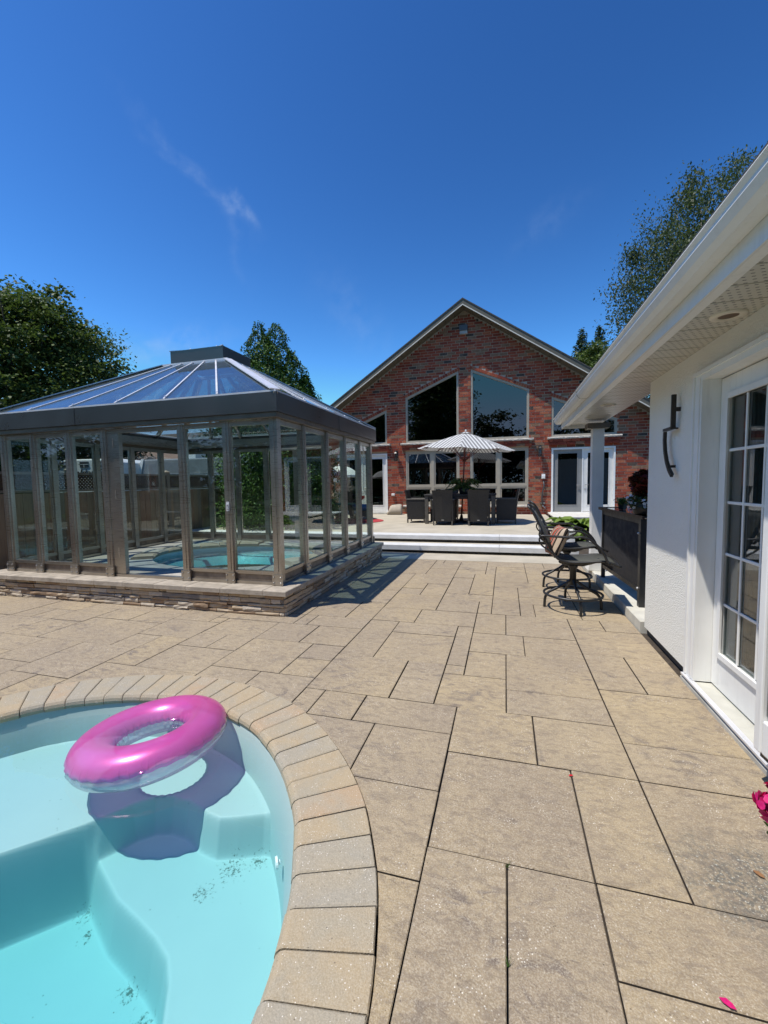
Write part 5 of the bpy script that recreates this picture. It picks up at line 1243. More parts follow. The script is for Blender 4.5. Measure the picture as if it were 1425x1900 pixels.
# ------------------------------------------------------------------ bar stools
def bar_stool(label):
    t = thing('bar_stool', label, 'bar stool', (0, 0, 0), 'swivel bar stools at the black bar')
    mk = lambda b, nm, mat=BLACKM, sm=True: local(nm, b.mesh(nm, mat, sm), t)
    prof_ = [(-.47, 1.16), (-.435, 1.12), (-.40, 1.06), (-.345, .93), (-.29, .80), (-.235, .69), (-.185, .615), (-.12, .575), (-.02, .562), (.10, .568), (.22, .583), (.30, .585), (.37, .565), (.44, .535)]
    pc = catmull([(x, z) for x, z in prof_], 3, closed=False)
    for s_ in (-1, 1):
        b = MB(); b.tube([(x, s_ * .235, z) for x, z in pc], .014, 8); mk(b, 'side_rail')
    # sling seat and back
    b = MB(); vs = []
    for x, z in pc[3:-1]:
        vs += [(x, -.225, z + .006), (x + .004, 0, z - .008), (x, .225, z + .006)]
    k = len(vs) // 3; b.add(vs, [(3 * i + j, 3 * i + j + 1, 3 * i + j + 4, 3 * i + j + 3) for i in range(k - 1) for j in range(2)]); o = mk(b, 'sling', SLING)
    so = o.modifiers.new('thickness', 'SOLIDIFY'); so.thickness = .012
    b = MB(); vs = []
    for i in range(9):
        t_ = i / 8; x = -.425 + .175 * t_; z = 1.085 - .36 * t_; bul = .030 * math.sin(math.pi * t_)
        for j in range(5): vs.append((x + .018 + bul * (1 - (j - 2) ** 2 / 4.5), (j - 2) * .105, z + .01))
    b.add(vs, [(5 * i + j, 5 * i + j + 1, 5 * i + j + 6, 5 * i + j + 5) for i in range(8) for j in range(4)]); o = mk(b, 'back_pad', SLING); so = o.modifiers.new('thickness', 'SOLIDIFY'); so.thickness = .03
    b = MB(); b.tube([(-.472, -.235, 1.16), (-.480, 0, 1.172), (-.472, .235, 1.16)], .014, 8); b.tube([(.43, -.235, .538), (.432, .235, .538)], .013, 8); mk(b, 'cross_rail')
    for s_ in (-1, 1):
        y = s_ * .275; arm = catmull([(-.345, .835), (-.33, .85), (-.20, .845), (-.02, .838), (.06, .845), (.13, .825), (.21, .76), (.27, .68), (.30, .61), (.325, .57)], 3, closed=False)
        b = MB(); b.tube([(x, y, z) for x, z in arm], .017, 8, flat=.75); b.tube([(-.335, y, .845), (-.36, s_ * .24, .95)], .012, 6); b.tube([(-.335, y, .845), (-.31, s_ * .245, .80)], .012, 6); b.tube([(.325, y, .57), (.30, s_ * .24, .572)], .012, 6)
        mk(b, 'armrest')
        low = catmull([(-.34, .86), (-.36, .80), (-.33, .74), (-.27, .70), (-.22, .66)], 3, closed=False); b = MB(); b.tube([(x, s_ * .262, z) for x, z in low], .010, 6); mk(b, 'spring_rod')
    b = MB(); b.tube([(-.14, 0, .53), (-.05, 0, .505), (.10, 0, .505), (.18, 0, .53), (.27, 0, .565)], .022, 8); b.box(-.10, .10, -.10, .10, .515, .535); b.tube([(-.15, -.22, .565), (-.13, 0, .525), (-.15, .22, .565)], .013, 6); b.tube([(.20, -.22, .575), (.18, 0, .53), (.20, .22, .575)], .013, 6); mk(b, 'swivel_plate', sm=False)
    b = MB(); b.lathe([(.035, .27), (.035, .46), (.05, .47), (.05, .515)], 14); mk(b, 'hub')
    for a in (R(183), R(102), R(-78), R(5)):
        d = Vector((math.cos(a), math.sin(a), 0)); lp = catmull([tuple(d * .02 + Vector((0, 0, .33))), tuple(d * .10 + Vector((0, 0, .265))), tuple(d * .20 + Vector((0, 0, .205))), tuple(d * .255 + Vector((0, 0, .17))), tuple(d * .29 + Vector((0, 0, .11))), tuple(d * .298 + Vector((0, 0, .0)))], 4, closed=False)
        b = MB(); b.tube(lp, .015, 8); mk(b, 'leg')
    b = MB(); b.tube([(.305 * math.cos(2 * math.pi * k / 36), .305 * math.sin(2 * math.pi * k / 36), .172) for k in range(36)], .0135, 8, closed=True); mk(b, 'foot_ring')
    return t
s1 = bar_stool('nearer black swivel bar stool with a striped cushion, facing the bar'); s2 = copy_tree(s1)
s1.location = (.735, 5.125, .0); s1.rotation_euler = (0, 0, R(-4)); s2.location = (.80, 6.12, .0); s2.rotation_euler = (0, 0, R(3)); s2['label'] = 'farther black swivel bar stool with a pale cushion, behind the first'
def stripe_mat():
    t = NT('striped_cushion'); co = t.n('ShaderNodeTexCoord').outputs['Object']; sp = t.n('ShaderNodeSeparateXYZ'); t.l(co, sp.inputs[0])
    fr = t.math('FRACT', t.math('MULTIPLY', t.math('ADD', sp.outputs[0], 1.0), 5.2)); rp = t.n('ShaderNodeValToRGB'); t.l(fr, rp.inputs[0]); rp.color_ramp.interpolation = 'CONSTANT'
    cols = [(0, (.50, .40, .30)), (.14, (.02, .016, .014)), (.24, (.45, .07, .045)), (.44, (.02, .016, .014)), (.52, (.52, .42, .32)), (.58, (.02, .016, .014)), (.70, (.52, .20, .15)), (.82, (.30, .20, .15)), (.90, (.02, .016, .014))]
    e = rp.color_ramp.elements; e[0].color = (*cols[0][1], 1); e[1].position = cols[1][0]; e[1].color = (*cols[1][1], 1)
    for p_, c_ in cols[2:]: x = e.new(p_); x.color = (*c_, 1)
    t.bsdf(rp.outputs[0], .85, 0, t.bump(t.noise(co, 40, 3), .3, .004), .2); return t.m
cu3 = tag(bpy.data.objects.new('striped_cushion', None), 'red, black and tan striped cushion leaning on the nearer bar stool', 'cushion'); COL.objects.link(cu3)
vs, fs = pillow(0, 0, 0, .40, .36, .15, Matrix.Identity(3)); me = MB().add(vs, fs).mesh('pillow', stripe_mat(), True); local('pillow', me, cu3)
cu3.location = (.56, 5.13, .765); cu3.rotation_euler = (R(-24), 0, R(-82))
cu4 = tag(bpy.data.objects.new('pale_cushion', None), 'pale patterned cushion lying on the farther bar stool', 'cushion'); COL.objects.link(cu4)
def pale_mat():
    t = NT('pale_cushion'); v = t.pos(); c = t.mix(t.ramp(t.noise(v, 26, 3), .46, .54), (.62, .60, .55), (.22, .24, .24)); t.bsdf(c, .85); return t.m
me = MB().add(*pillow(0, 0, 0, .40, .36, .13, Matrix.Identity(3))).mesh('pillow', pale_mat(), True); local('pillow', me, cu4)
cu4.location = (.74, 6.12, .70); cu4.rotation_euler = (R(-62), 0, R(-88))

# ------------------------------------------------------------------ black bar on the porch
br = thing('outdoor_bar', 'tall black framed outdoor bar with a mesh front panel and glossy top', 'bar', (1.36, 5.55, .102))
A, B = Vector((1.300, 6.40, 0)), Vector((1.385, 5.00, 0)); d = (B - A).normalized(); n_ = Vector((d.y, -d.x, 0)); 
if n_.x > 0: n_ = -n_
Z_ = lambda z: Vector((0, 0, z))
for P_ in (A, A - n_ * .45, B - n_ * .45): MB().bar(P_ + Z_(.103), P_ + Z_(1.03), .045, .045, up=(0, 1, 0)).build('leg', BLACKM, br)
MB().bar(B + Z_(.103) + d * .02, B + Z_(1.03) + d * .02, .07, .075, up=(0, 1, 0)).build('leg', BLACKM, br)
b = MB(); b.bar(A + Z_(.265), B + Z_(.265), .035, .045); b.bar(A + Z_(1.0), B + Z_(1.0), .035, .05); b.bar(A + d * .005 + Z_(.29), A + d * .005 + Z_(.975), .03, .04, up=(0, 1, 0)); b.bar(B - d * .05 + Z_(.29), B - d * .05 + Z_(.975), .03, .04, up=(0, 1, 0)); b.build('panel_frame', BLACKM, br)
b = MB(); b.bar(A + d * .03 + Z_(.632), B - d * .03 + Z_(.632), .006, .70); b.build('mesh_panel', DARKMESH, br)
m_ = (A + B) / 2 - n_ * .20
b = MB(); b.bar(A - d * .09 - n_ * .205 + Z_(1.052), B + d * .10 - n_ * .205 + Z_(1.052), .47, .018); b.build('glass_top', simple('black_glass', (.012, .012, .014), .04, spec=.8), br)
b = MB(); b.bar(A - d * .11 + n_ * .035 + Z_(1.05), B + d * .12 + n_ * .035 + Z_(1.05), .022, .034); b.bar(A - d * .11 - n_ * .445 + Z_(1.05), B + d * .12 - n_ * .445 + Z_(1.05), .022, .034)
b.bar(A - d * .10 + n_ * .034 + Z_(1.05), A - d * .10 - n_ * .444 + Z_(1.05), .022, .034); b.build('top_frame', simple('brown_black_metal', (.045, .025, .020), .35, .3), br)
b = MB(); b.ball(B + d * .02 + n_ * .045 + Z_(.30), .012, 6); b.ball(B + d * .02 + n_ * .045 + Z_(.88), .012, 6); b.tube([A + n_ * .03 + Z_(.45), A + n_ * .03 + Z_(.72)], .006, 6); b.build('hinge', ALU, br)
BT = 1.0625
def on_bar(t_, back): return A.lerp(B, t_) - n_ * back
HERB = leaf_mat('herb_green', (.05, .10, .02), (.14, .22, .05))
p = on_bar(.30, .10); ph1 = thing('herb_pot', 'small green herb in a square black pot on the bar', 'potted plant', (p.x, p.y, BT))
b = MB(); b.lathe([(.042, 0), (.055, .08), (.05, .08), (.048, .068), (.001, .068)], 4, (p.x, p.y, BT + .001)); b.build('pot', simple('pot_black', (.012, .012, .012), .5), ph1)
C_ = rng.normal(size=(420, 3)) * (.032, .032, .022) + (p.x, p.y, BT + .10); leaves('foliage', C_, .012, HERB, ph1)
p = on_bar(.62, .10); vs_ = thing('glass_jar', 'clear glass jar with crumpled white paper on the bar', 'jar', (p.x, p.y, BT))
b = MB(); b.lathe([(.055, .002), (.075, .02), (.085, .08), (.07, .15), (.055, .19), (.06, .21)], 20, (p.x, p.y, BT), cap=False); b.build('jar', glass('jar_glass', (.88, .90, .92), .06), vs_, smooth=True)
b = MB(); rr_ = random.Random(8)
for k in range(12): c_ = Vector((p.x + rr_.uniform(-.04, .04), p.y + rr_.uniform(-.04, .04), BT + .03 + k * .011)); b.add([c_ + Vector((rr_.uniform(-.035, .035), rr_.uniform(-.035, .035), rr_.uniform(-.02, .02))) for _ in range(4)], [(0, 1, 2), (0, 2, 3), (1, 3, 2), (0, 3, 1)])
b.build('filling', simple('paper', (.6, .6, .6), .6), vs_)
p = on_bar(.93, .06); cp = thing('coleus_planter', 'dark red coleus above white flowers in a planter at the near end of the bar', 'potted plant', (p.x, p.y, BT))
b = MB(); b.lathe([(.09, 0), (.12, .02), (.14, .14), (.13, .14), (.001, .12)], 18, (p.x, p.y, BT + .001)); b.build('pot', simple('pot_dark', (.03, .026, .024), .5), cp, smooth=True)
def ellp(n, c, r): u = rng.normal(size=(n, 3)); u /= np.linalg.norm(u, axis=1)[:, None]; return u * (rng.uniform(.35, 1, (n, 1)) ** .5) * r + c
leaves('red_leaves', ellp(560, (p.x, p.y, BT + .33), (.16, .16, .15)), .038, leaf_mat('coleus_red', (.045, .006, .010), (.16, .018, .022)), cp, asp=.7)
leaves('green_leaves', ellp(500, (p.x - .02, p.y - .02, BT + .15), (.17, .17, .10)), .022, leaf_mat('impatiens_green', (.02, .045, .018), (.05, .09, .035)), cp, asp=.6)
b = MB()
for c_ in ellp(46, (p.x - .03, p.y - .03, BT + .155), (.18, .18, .11)):
    c_ = Vector(c_); nn = (Vector((-.4, -.8, .5)) + Vector(rng.normal(size=3) * .3)).normalized(); a_ = nn.cross(Vector((0, 0, 1))).normalized(); b_ = nn.cross(a_)
    for k in range(5): an = 2 * math.pi * k / 5; dd = a_ * math.cos(an) + b_ * math.sin(an); sd2 = a_ * -math.sin(an) + b_ * math.cos(an); b.add([c_, c_ + dd * .012 + sd2 * .007, c_ + dd * .018, c_ + dd * .012 - sd2 * .007], [(0, 1, 2, 3)])
b.build('white_flowers', simple('petal_white', (.62, .66, .72), .6), cp)

# ------------------------------------------------------------------ planting
HOSTA = leaf_mat('hosta_green', (.07, .14, .02), (.21, .30, .06), trans=.3)
def hosta(x, y, z, r, n, label, name='hosta'):
    t = thing(name, label, 'plant', (x, y, z)); C = []
    V = []; F = []
    for k in range(n):
        a = rng.uniform(0, 2 * math.pi); ln = r * rng.uniform(.6, 1.1); el = rng.uniform(.35, 1.35); wd = ln * rng.uniform(.13, .2); s_ = len(V)
        for q in range(7):
            t_ = q / 6; rr2 = ln * t_ * math.cos(el * (1 - .35 * t_)); zz = ln * t_ * math.sin(el) * (1 - .55 * t_ * t_) ; w2 = wd * math.sin(math.pi * min(1, .12 + t_ * .9)) * (0 if q == 6 else 1)
            for sg in (-1, 0, 1): V.append((x + rr2 * math.cos(a) - sg * w2 * math.sin(a), y + rr2 * math.sin(a) + sg * w2 * math.cos(a), z + zz + (abs(sg) * w2 * .35)))
        for q in range(6):
            for j in (0, 1): i0 = s_ + q * 3 + j; F.append((i0, i0 + 1, i0 + 4, i0 + 3))
    me = raw_mesh('leaves', np.array(V), np.array(F), HOSTA); at = me.attributes.new('tone', 'FLOAT', 'POINT'); at.data.foreach_set('value', np.repeat(rng.uniform(0, 1, n), 21).astype(np.float32))
    o = bpy.data.objects.new('leaves', me); COL.objects.link(o); o.parent = t; o.matrix_parent_inverse = world_of(t).inverted(); return t
h_ = hosta(1.62, 11.0, .02, .95, 150, 'bright green hosta clump in the bed right of the deck')
h2_ = hosta(1.60, 10.15, .02, .55, 60, 'smaller green hosta in front of the larger clump')
# flowering plant, whose bloom leans into the right edge of the picture
fl = thing('geranium', 'pink geranium bloom leaning in from a pot beside the pool house wall', 'potted plant', (.98, 1.02, 0))
b = MB(); b.lathe([(.10, 0), (.13, .02), (.165, .26), (.15, .26), (.14, .23), (.001, .22)], 24, (1.0, .93, .001)); b.build('pot', simple('terracotta', (.33, .13, .07), .8), fl, smooth=True)
b = MB(); b.tube([(.98, .94, .22), (.90, 1.02, .42), (.76, 1.16, .55), (.672, 1.262, .60)], .004, 6); b.tube([(.98, .94, .22), (.92, .90, .5)], .004, 6); b.tube([(.90, 1.02, .42), (.80, 1.20, .50), (.672, 1.26, .525)], .003, 6); b.build('stem', simple('stem_green', (.10, .16, .05), .6), fl)
PET = NT('petal_magenta'); PET.bsdf(PET.mix(PET.ramp(PET.noise(PET.pos(), 90, 2), .35, .65), (.50, .008, .12), (.62, .02, .16)), .5, 0, None, .3, Subsurface_Weight=0.0); PET = PET.m
V = []; F = []; bc = np.array((.672, 1.272, .605))
for k in range(110):
    u = rng.normal(size=3); u /= np.linalg.norm(u); c_ = bc + u * rng.uniform(.018, .046); nn = Vector(u).normalized(); a_ = nn.cross(Vector((.2, .1, 1))).normalized(); an = rng.uniform(0, 6.28); a_, b_ = a_ * math.cos(an) + nn.cross(a_) * math.sin(an), nn.cross(a_) * math.cos(an) - a_ * math.sin(an)
    s_ = len(V); sz = rng.uniform(.012, .017)
    for (i, j, hgt) in ((0, -.9, 0), (-.8, -.2, .3), (-.75, .6, .45), (0, 1, .3), (.75, .6, .45), (.8, -.2, .3), (0, .1, .05)):
        q = Vector(c_) + a_ * i * sz + b_ * j * sz + nn * hgt * sz; V.append(tuple(q))
    for i in range(6): F.append((s_ + i, s_ + (i + 1) % 6, s_ + 6))
me = raw_mesh('bloom', np.array(V), np.array(F), PET, smooth=True); o = bpy.data.objects.new('bloom', me); COL.objects.link(o); o.parent = fl; o.matrix_parent_inverse = world_of(fl).inverted()
C_ = np.concatenate([rng.normal(size=(60, 3)) * (.012, .014, .014) + (.682, 1.268, .54), rng.normal(size=(500, 3)) * (.09, .09, .05) + (.99, .92, .36)])
leaves('foliage', C_, .009, HERB, fl, asp=.7)
def debris(name, label, cat, x, y, mat, s_, a, z=.004):
    b = MB(); c_, s2 = math.cos(a), math.sin(a)
    P_ = [(-1, 0, 0), (-.3, .5, .3), (.5, .35, .35), (1, 0, .1), (.4, -.4, .2), (-.4, -.45, .3)]
    b.add([(x + (u * c_ - v * s2) * s_, y + (u * s2 + v * c_) * s_, z + w_ * s_ * .5) for u, v, w_ in P_], [(0, 1, 5), (1, 2, 4, 5), (2, 3, 4)]); return tag(b.build(name, mat), label, cat)
debris('red_petal', 'tiny bright red petal lying in a paving joint', 'petal', .313, 2.16, simple('petal_red', (.55, .01, .02), .5), .012, .4)
debris('pink_petal', 'fallen magenta petal on a joint near the lower right corner', 'petal', .592, 1.286, PET, .020, -.6, .006)
debris('dead_leaf', 'small curled brown leaf on the stained slab', 'leaf', .893, 1.769, simple('leaf_brown', (.24, .12, .05), .7), .020, -.9, .004)
for (x, y, lb) in ((.011, 1.565, 'tiny green grass tuft at a joint corner in front of the largest slab'), (.011, 1.225, 'small green grass tuft in the joint at the bottom edge of the picture')):
    V = []; F = []
    for k in range(7):
        a = rng.uniform(0, 6.28); l_ = rng.uniform(.015, .035); s_ = len(V); dx, dy = math.cos(a) * l_ * .7, math.sin(a) * l_ * .7
        V += [(x - .0015, y, 0), (x + .0015, y, 0), (x + dx, y + dy, l_)]; F.append((s_, s_ + 1, s_ + 2))
    me = raw_mesh('grass_tuft', np.array(V), np.array(F), HERB); o = bpy.data.objects.new('grass_tuft', me); COL.objects.link(o)
    tag(o, lb, 'grass tuft', 'grass tufts in the paving joints')

# ------------------------------------------------------------------ play corner behind the enclosure
fpz = thing('stone_fireplace', 'outdoor tan stone fireplace chimney beside the left patio doors', 'fireplace', (-6.4, 14.5, DZ))
b = MB(); b.box(-6.93, -5.92, 14.22, 14.98, DZ, 2.2); b.build('core', simple('ledge_backing', (.06, .045, .033), .95), fpz)
rf = random.Random(4); z = DZ
while z < 2.2:
    h = rf.uniform(.07, .12); a = -6.95
    while a < -5.92:
        l_ = rf.uniform(.14, .32); c_ = min(a + l_, -5.90)
        if c_ - a > .04:
            if not (-6.62 < (a + c_) / 2 < -6.25 and .75 < z < 1.2):
                p_ = rf.uniform(0, .02); MB().cbox(a + .004, c_ - .004, 14.18 - p_, 14.215, z + .004, z + h - .004, .003).build('stone', LEDGE_MATS[rf.choice((0, 0, 1, 2))], fpz)
        a += l_
    a = 14.2
    while a < 14.98:
        l_ = rf.uniform(.16, .32); c_ = min(a + l_, 14.98); MB().cbox(-5.915, -5.88 + rf.uniform(0, .01), a + .004, c_ - .004, z + .004, z + h - .004, .003).build('stone', LEDGE_MATS[rf.choice((0, 0, 1, 2))], fpz); a += l_
    z += h
b = MB(); b.lathe([(1.25, 0), (1.25, .012), (.001, .013)], 40, (-4.75, 12.1, DZ + .001), 1.0, .75); tag(b.build('play_rug', simple('rug_red', (.42, .035, .045), .9, var=.1)), 'round red rug on the deck under the small umbrella', 'rug')
um2 = thing('small_umbrella', 'small white speckled umbrella over the green play table', 'umbrella', (-4.98, 12.4, DZ))
def speck():
    t = NT('speckled_canopy'); v = t.pos(); c = t.mix(t.ramp(t.voro(v, 22), .12, .2, 1, 0), (.70, .71, .66), (.25, .34, .30)); t.bsdf(c, .8, 0, None, .2); return t.m
me = canopy(6, .72, 1.37, 1.66, .06, speck(), nr=8, sag=.02, r0=.01)
for v_ in me.vertices:
    r_ = math.hypot(v_.co.x, v_.co.y); v_.co.z += .10 * math.sin(math.pi * min(1, r_ / .72)) 
local('canopy', me, um2); b = MB(); b.tube([(0, 0, 0), (0, 0, 1.72)], .014, 8); local_mb(b, 'pole', WHITE, um2); b = MB(); b.ball((0, 0, 1.725), .022, 6); local_mb(b, 'finial', WHITE, um2)
PG, PB, PGR = simple('plastic_green', (.03, .16, .11), .45), simple('plastic_brown', (.10, .075, .065), .5), simple('plastic_grey_green', (.30, .42, .38), .5)
pt = thing('kids_picnic_table', 'green topped kids picnic table on the red rug', 'table', (-4.98, 12.4, DZ))
b = MB(); b.cbox(-5.45, -4.52, 12.12, 12.70, .80, .84, .01); b.build('tabletop', PG, pt)
for y0 in (11.78, 12.84): b = MB(); b.cbox(-5.40, -4.57, y0, y0 + .20, .58, .62, .01); b.build('bench_seat', PGR, pt)
for x0 in (-5.30, -4.80): b = MB(); b.prism([(11.80, DZ + .002), (12.0, DZ + .002), (12.25, .80), (12.55, .80), (12.85, DZ + .002), (13.02, DZ + .002), (12.68, .80), (12.15, .80)], 0, x0, x0 + .12); b.build('leg', PB, pt)
wt = thing('water_table', 'blue kids water play table with a red and yellow tower', 'toy', (-4.42, 12.85, DZ))
b = MB(); b.lathe([(.22, .28), (.30, .34), (.32, .46), (.29, .46), (.26, .38), (.001, .37)], 20, (-4.42, 12.85, DZ)); b.build('basin', simple('plastic_blue', (.02, .16, .42), .4), wt, smooth=True)
b = MB(); b.lathe([(.24, 0), (.18, .28), (.001, .28)], 6, (-4.42, 12.85, DZ)); b.build('base', PB, wt)
b = MB(); b.tube([(-4.45, 12.85, DZ + .38), (-4.45, 12.85, DZ + .62)], .035, 8); b.build('tower', simple('plastic_yellow', (.60, .38, .03), .4), wt)
b = MB(); b.lathe([(.05, .60), (.14, .66), (.15, .74), (.001, .72)], 12, (-4.45, 12.85, DZ)); b.build('cup', simple('plastic_red', (.55, .02, .02), .4), wt)
b = MB(); b.lathe([(.03, .73), (.05, .80), (.001, .86)], 8, (-4.50, 12.85, DZ)); b.build('spinner', simple('plastic_white', (.55, .68, .72), .4), wt)
bn = thing('slat_bench', 'grey slatted backless bench on the deck behind the glass enclosure', 'bench', (-4.75, 9.9, DZ))
for k in range(5): MB().cbox(-5.5, -4.0, 9.72 + k * .085, 9.79 + k * .085, .715, .74, .004).build('slat', simple('bench_grey', (.34, .35, .36), .5), bn)
for x in (-5.25, -4.25): b = MB(); b.box(x - .06, x + .06, 9.74, 10.11, .66, .714); b.box(x - .05, x + .05, 9.76, 9.84, DZ, .66); b.box(x - .05, x + .05, 10.0, 10.08, DZ, .66); b.build('leg', simple('bench_leg', (.20, .21, .21), .6), bn)

# ------------------------------------------------------------------ fence
FXp = -8.0
fence = thing('wooden_fence', 'tall weathered board fence with a lattice top left of the enclosure', 'fence', (FXp, 5, -.03))
def fence_mat(name, c1, c2):
    t = NT(name); v = t.pos((1, 1, .12)); c = t.mix(t.ramp(t.noise(v, 9, 6, .65), .35, .68), c1, c2); c = t.mix(t.ramp(t.noise(t.pos((1, 1, .05)), 45, 3), .55, .75, 0, .5), c, (.07, .05, .035))
    t.bsdf(c, .9, 0, t.bump(t.noise(t.pos((1, 1, .06)), 70, 3), .4, .004), .2); return t.m
FM = [fence_mat('fence_board_tan', (.34, .25, .16), (.27, .20, .13)), fence_mat('fence_board_grey', (.27, .23, .175), (.21, .175, .13)), fence_mat('fence_board_red', (.34, .21, .13), (.27, .17, .11))]
LAT = fence_mat('lattice_wood', (.10, .065, .042), (.075, .05, .035)); rk = random.Random(2)
y = -1.0
while y < 14.6:
    w_ = .138; b = MB(); o_ = rk.uniform(-.004, .004); zt = 1.37 + rk.uniform(-.004, .004); b.box(FXp + o_, FXp + o_ + .02, y, y + w_, -.03, zt); b.build('board', FM[rk.choice((0, 0, 1, 2))], fence)
    y += w_ + .006
for y in np.arange(-1.05, 14.8, 2.42):
    b = MB(); b.box(FXp - .075, FXp + .045, y - .05, y + .05, -.05, 1.80); b.add([(FXp - .09, y - .065, 1.80), (FXp + .06, y - .065, 1.80), (FXp + .06, y + .065, 1.80), (FXp - .09, y + .065, 1.80), (FXp - .015, y, 1.85)], [(0, 1, 4), (1, 2, 4), (2, 3, 4), (3, 0, 4), (3, 2, 1, 0)]); b.build('post', FM[1], fence)
for k in range(6):
    ya, yb_ = -1.0 + k * 2.42, -1.1 + (k + 1) * 2.42
    b = MB(); b.box(FXp - .012, FXp + .034, ya, yb_, 1.385, 1.43); b.box(FXp - .012, FXp + .034, ya, yb_, 1.70, 1.745); b.build('rail', FM[1], fence)
    b = MB(); sp_ = .068; h_ = .27
    for s_, xo in ((1, .004), (-1, .013)):
        u = ya - h_
        while u < yb_ + h_:
            p0, p1 = (u, 1.43), (u + h_, 1.70)
            if s_ < 0: p0, p1 = (u + h_, 1.43), (u, 1.70)
            # clip to bay
            def cl(p, q):
                if q[0] == p[0]: return p
                t0 = max(0, min(1, (max(ya, min(yb_, p[0])) - p[0]) / (q[0] - p[0]))); return (p[0] + (q[0] - p[0]) * t0, p[1] + (q[1] - p[1]) * t0)
            a_, c_ = cl(p0, p1), cl(p1, p0)
            if abs(a_[0] - c_[0]) > .02: b.bar((FXp + xo, a_[0], a_[1]), (FXp + xo, c_[0], c_[1]), .008, .030, up=(1, 0, 0)) if False else b.bar((FXp + xo, a_[0], a_[1]), (FXp + xo, c_[0], c_[1]), .030, .008, up=(1, 0, 0))
            u += sp_
    b.build('lattice_panel', LAT, fence)

# ------------------------------------------------------------------ trailers and neighbour house beyond the fence
RVW = simple('trailer_white', (.72, .73, .72), .4, var=.05); RVG = simple('trailer_grey', (.20, .215, .225), .35, var=.08)
def trailer(name, label, x, y, ang, Ln, Hh, Wd, mat, text=None, win=True, slope=.5):
    t = thing(name, label, 'trailer', (x, y, 0), rot=(0, 0, ang))
    prof_ = [(-Ln / 2, .45), (Ln / 2 - .1, .45), (Ln / 2, .9), (Ln / 2, Hh - .15), (Ln / 2 - .2, Hh), (-Ln / 2 + slope, Hh), (-Ln / 2 + slope * .6, Hh - .08), (-Ln / 2, Hh - 1.2)]
    b = MB(); b.prism([(u, v) for u, v in prof_], 1, 0, Wd); o = local('body', b.mesh('body', mat), t); bv = o.modifiers.new('b', 'BEVEL'); bv.width = .05; bv.segments = 2
    if win:
        for xw in win: 
            b = MB(); b.box(xw - .18, xw + .18, -.02, .0, Hh - .33, Hh - .10); local_mb(b, 'window', simple('trailer_window', (.07, .08, .09), .15), t)
            b = MB(); b.box(xw - .20, xw + .20, -.03, -.0205, Hh - .22, Hh - .205); b.box(xw - .01, xw + .01, -.03, -.0205, Hh - .33, Hh - .221); local_mb(b, 'window_bar', mat, t)
    b = MB(); b.box(-Ln / 2 + .3, Ln / 2 - .3, -.006, -.001, Hh - .62, Hh - .60); local_mb(b, 'trim_line', simple('trim_grey', (.35, .36, .37), .5), t)
    for xw in (-.4, .5): b = MB(); b.prism([(xw + .33 * math.cos(2 * math.pi * k / 16), .33 + .33 * math.sin(2 * math.pi * k / 16)) for k in range(16)], 1, .02, .25); local_mb(b, 'wheel', simple('tyre', (.02, .02, .02), .8), t)
    if text:
        cu_ = bpy.data.curves.new('lettering', 'FONT'); cu_.body = text; cu_.size = .38; cu_.shear = .35; cu_.extrude = .002; cu_.offset = .006; cu_.materials.append(simple('letter_black', (.02, .02, .02), .5))
        o0 = bpy.data.objects.new('lettering_curve', cu_); COL.objects.link(o0); bpy.context.view_layer.update(); lm = bpy.data.meshes.new_from_object(o0.evaluated_get(bpy.context.evaluated_depsgraph_get())); bpy.data.objects.remove(o0); o = bpy.data.objects.new('lettering', lm); COL.objects.link(o); o.parent = t; o.location = (-Ln / 2 + .62, -.012, Hh - .66); o.rotation_euler = (R(90), 0, 0)
    return t
trailer('white_trailer', 'white camper trailer with dark script lettering just above the fence', -15.85, 13.0, R(12), 2.9, 2.58, 2.0, RVW, 'Golden Fal', (-1.05, -.1, .42), .55)
trailer('grey_trailer', 'long shaded grey trailer with a rooftop air conditioner beyond the fence', -11.6, 14.6, R(4), 6.6, 2.58, 2.2, RVG, None, None, .35)
tg = [o for o in bpy.data.objects if o.get('label', '').startswith('long shaded')][0]
b = MB(); b.prism([(-3.33, 1.3), (-2.98, 2.60), (-2.86, 2.60), (-3.22, 1.3)], 1, -.03, -.002); local_mb(b, 'front_moulding', RVW, tg)
b = MB(); b.cbox(-1.6, -.8, .5, 1.2, 2.58, 2.86, .03); local_mb(b, 'air_conditioner', RVW, tg)
b = MB(); b.lathe([(.16, 2.58), (.15, 2.70), (.001, 2.76)], 12, (1.6, .8, 0)); b.lathe([(.08, 2.58), (.10, 2.74), (.001, 2.80)], 10, (2.7, .8, 0)); local_mb(b, 'roof_vent', RVW, tg)
nh = thing('neighbour_house', 'low neighbouring house with a brown shingle roof behind the trailers', 'house', (-22, 22, 0))
b = MB(); b.box(-27, -15.5, 22, 29, 0, 3.0); b.build('wall', simple('nh_wall', (.12, .105, .09), .9), nh)
b = MB(); b.prism([(21.4, 2.95), (25.5, 5.2), (29.6, 2.95)], 0, -27.5, -15); b.build('roof', simple('nh_roof', (.13, .085, .065), .95, var=.15), nh)
b = MB(); b.box(-22, -20.8, 21.97, 21.999, 1.2, 2.4); b.build('window', simple('trailer_window', (.07, .08, .09), .15), nh)

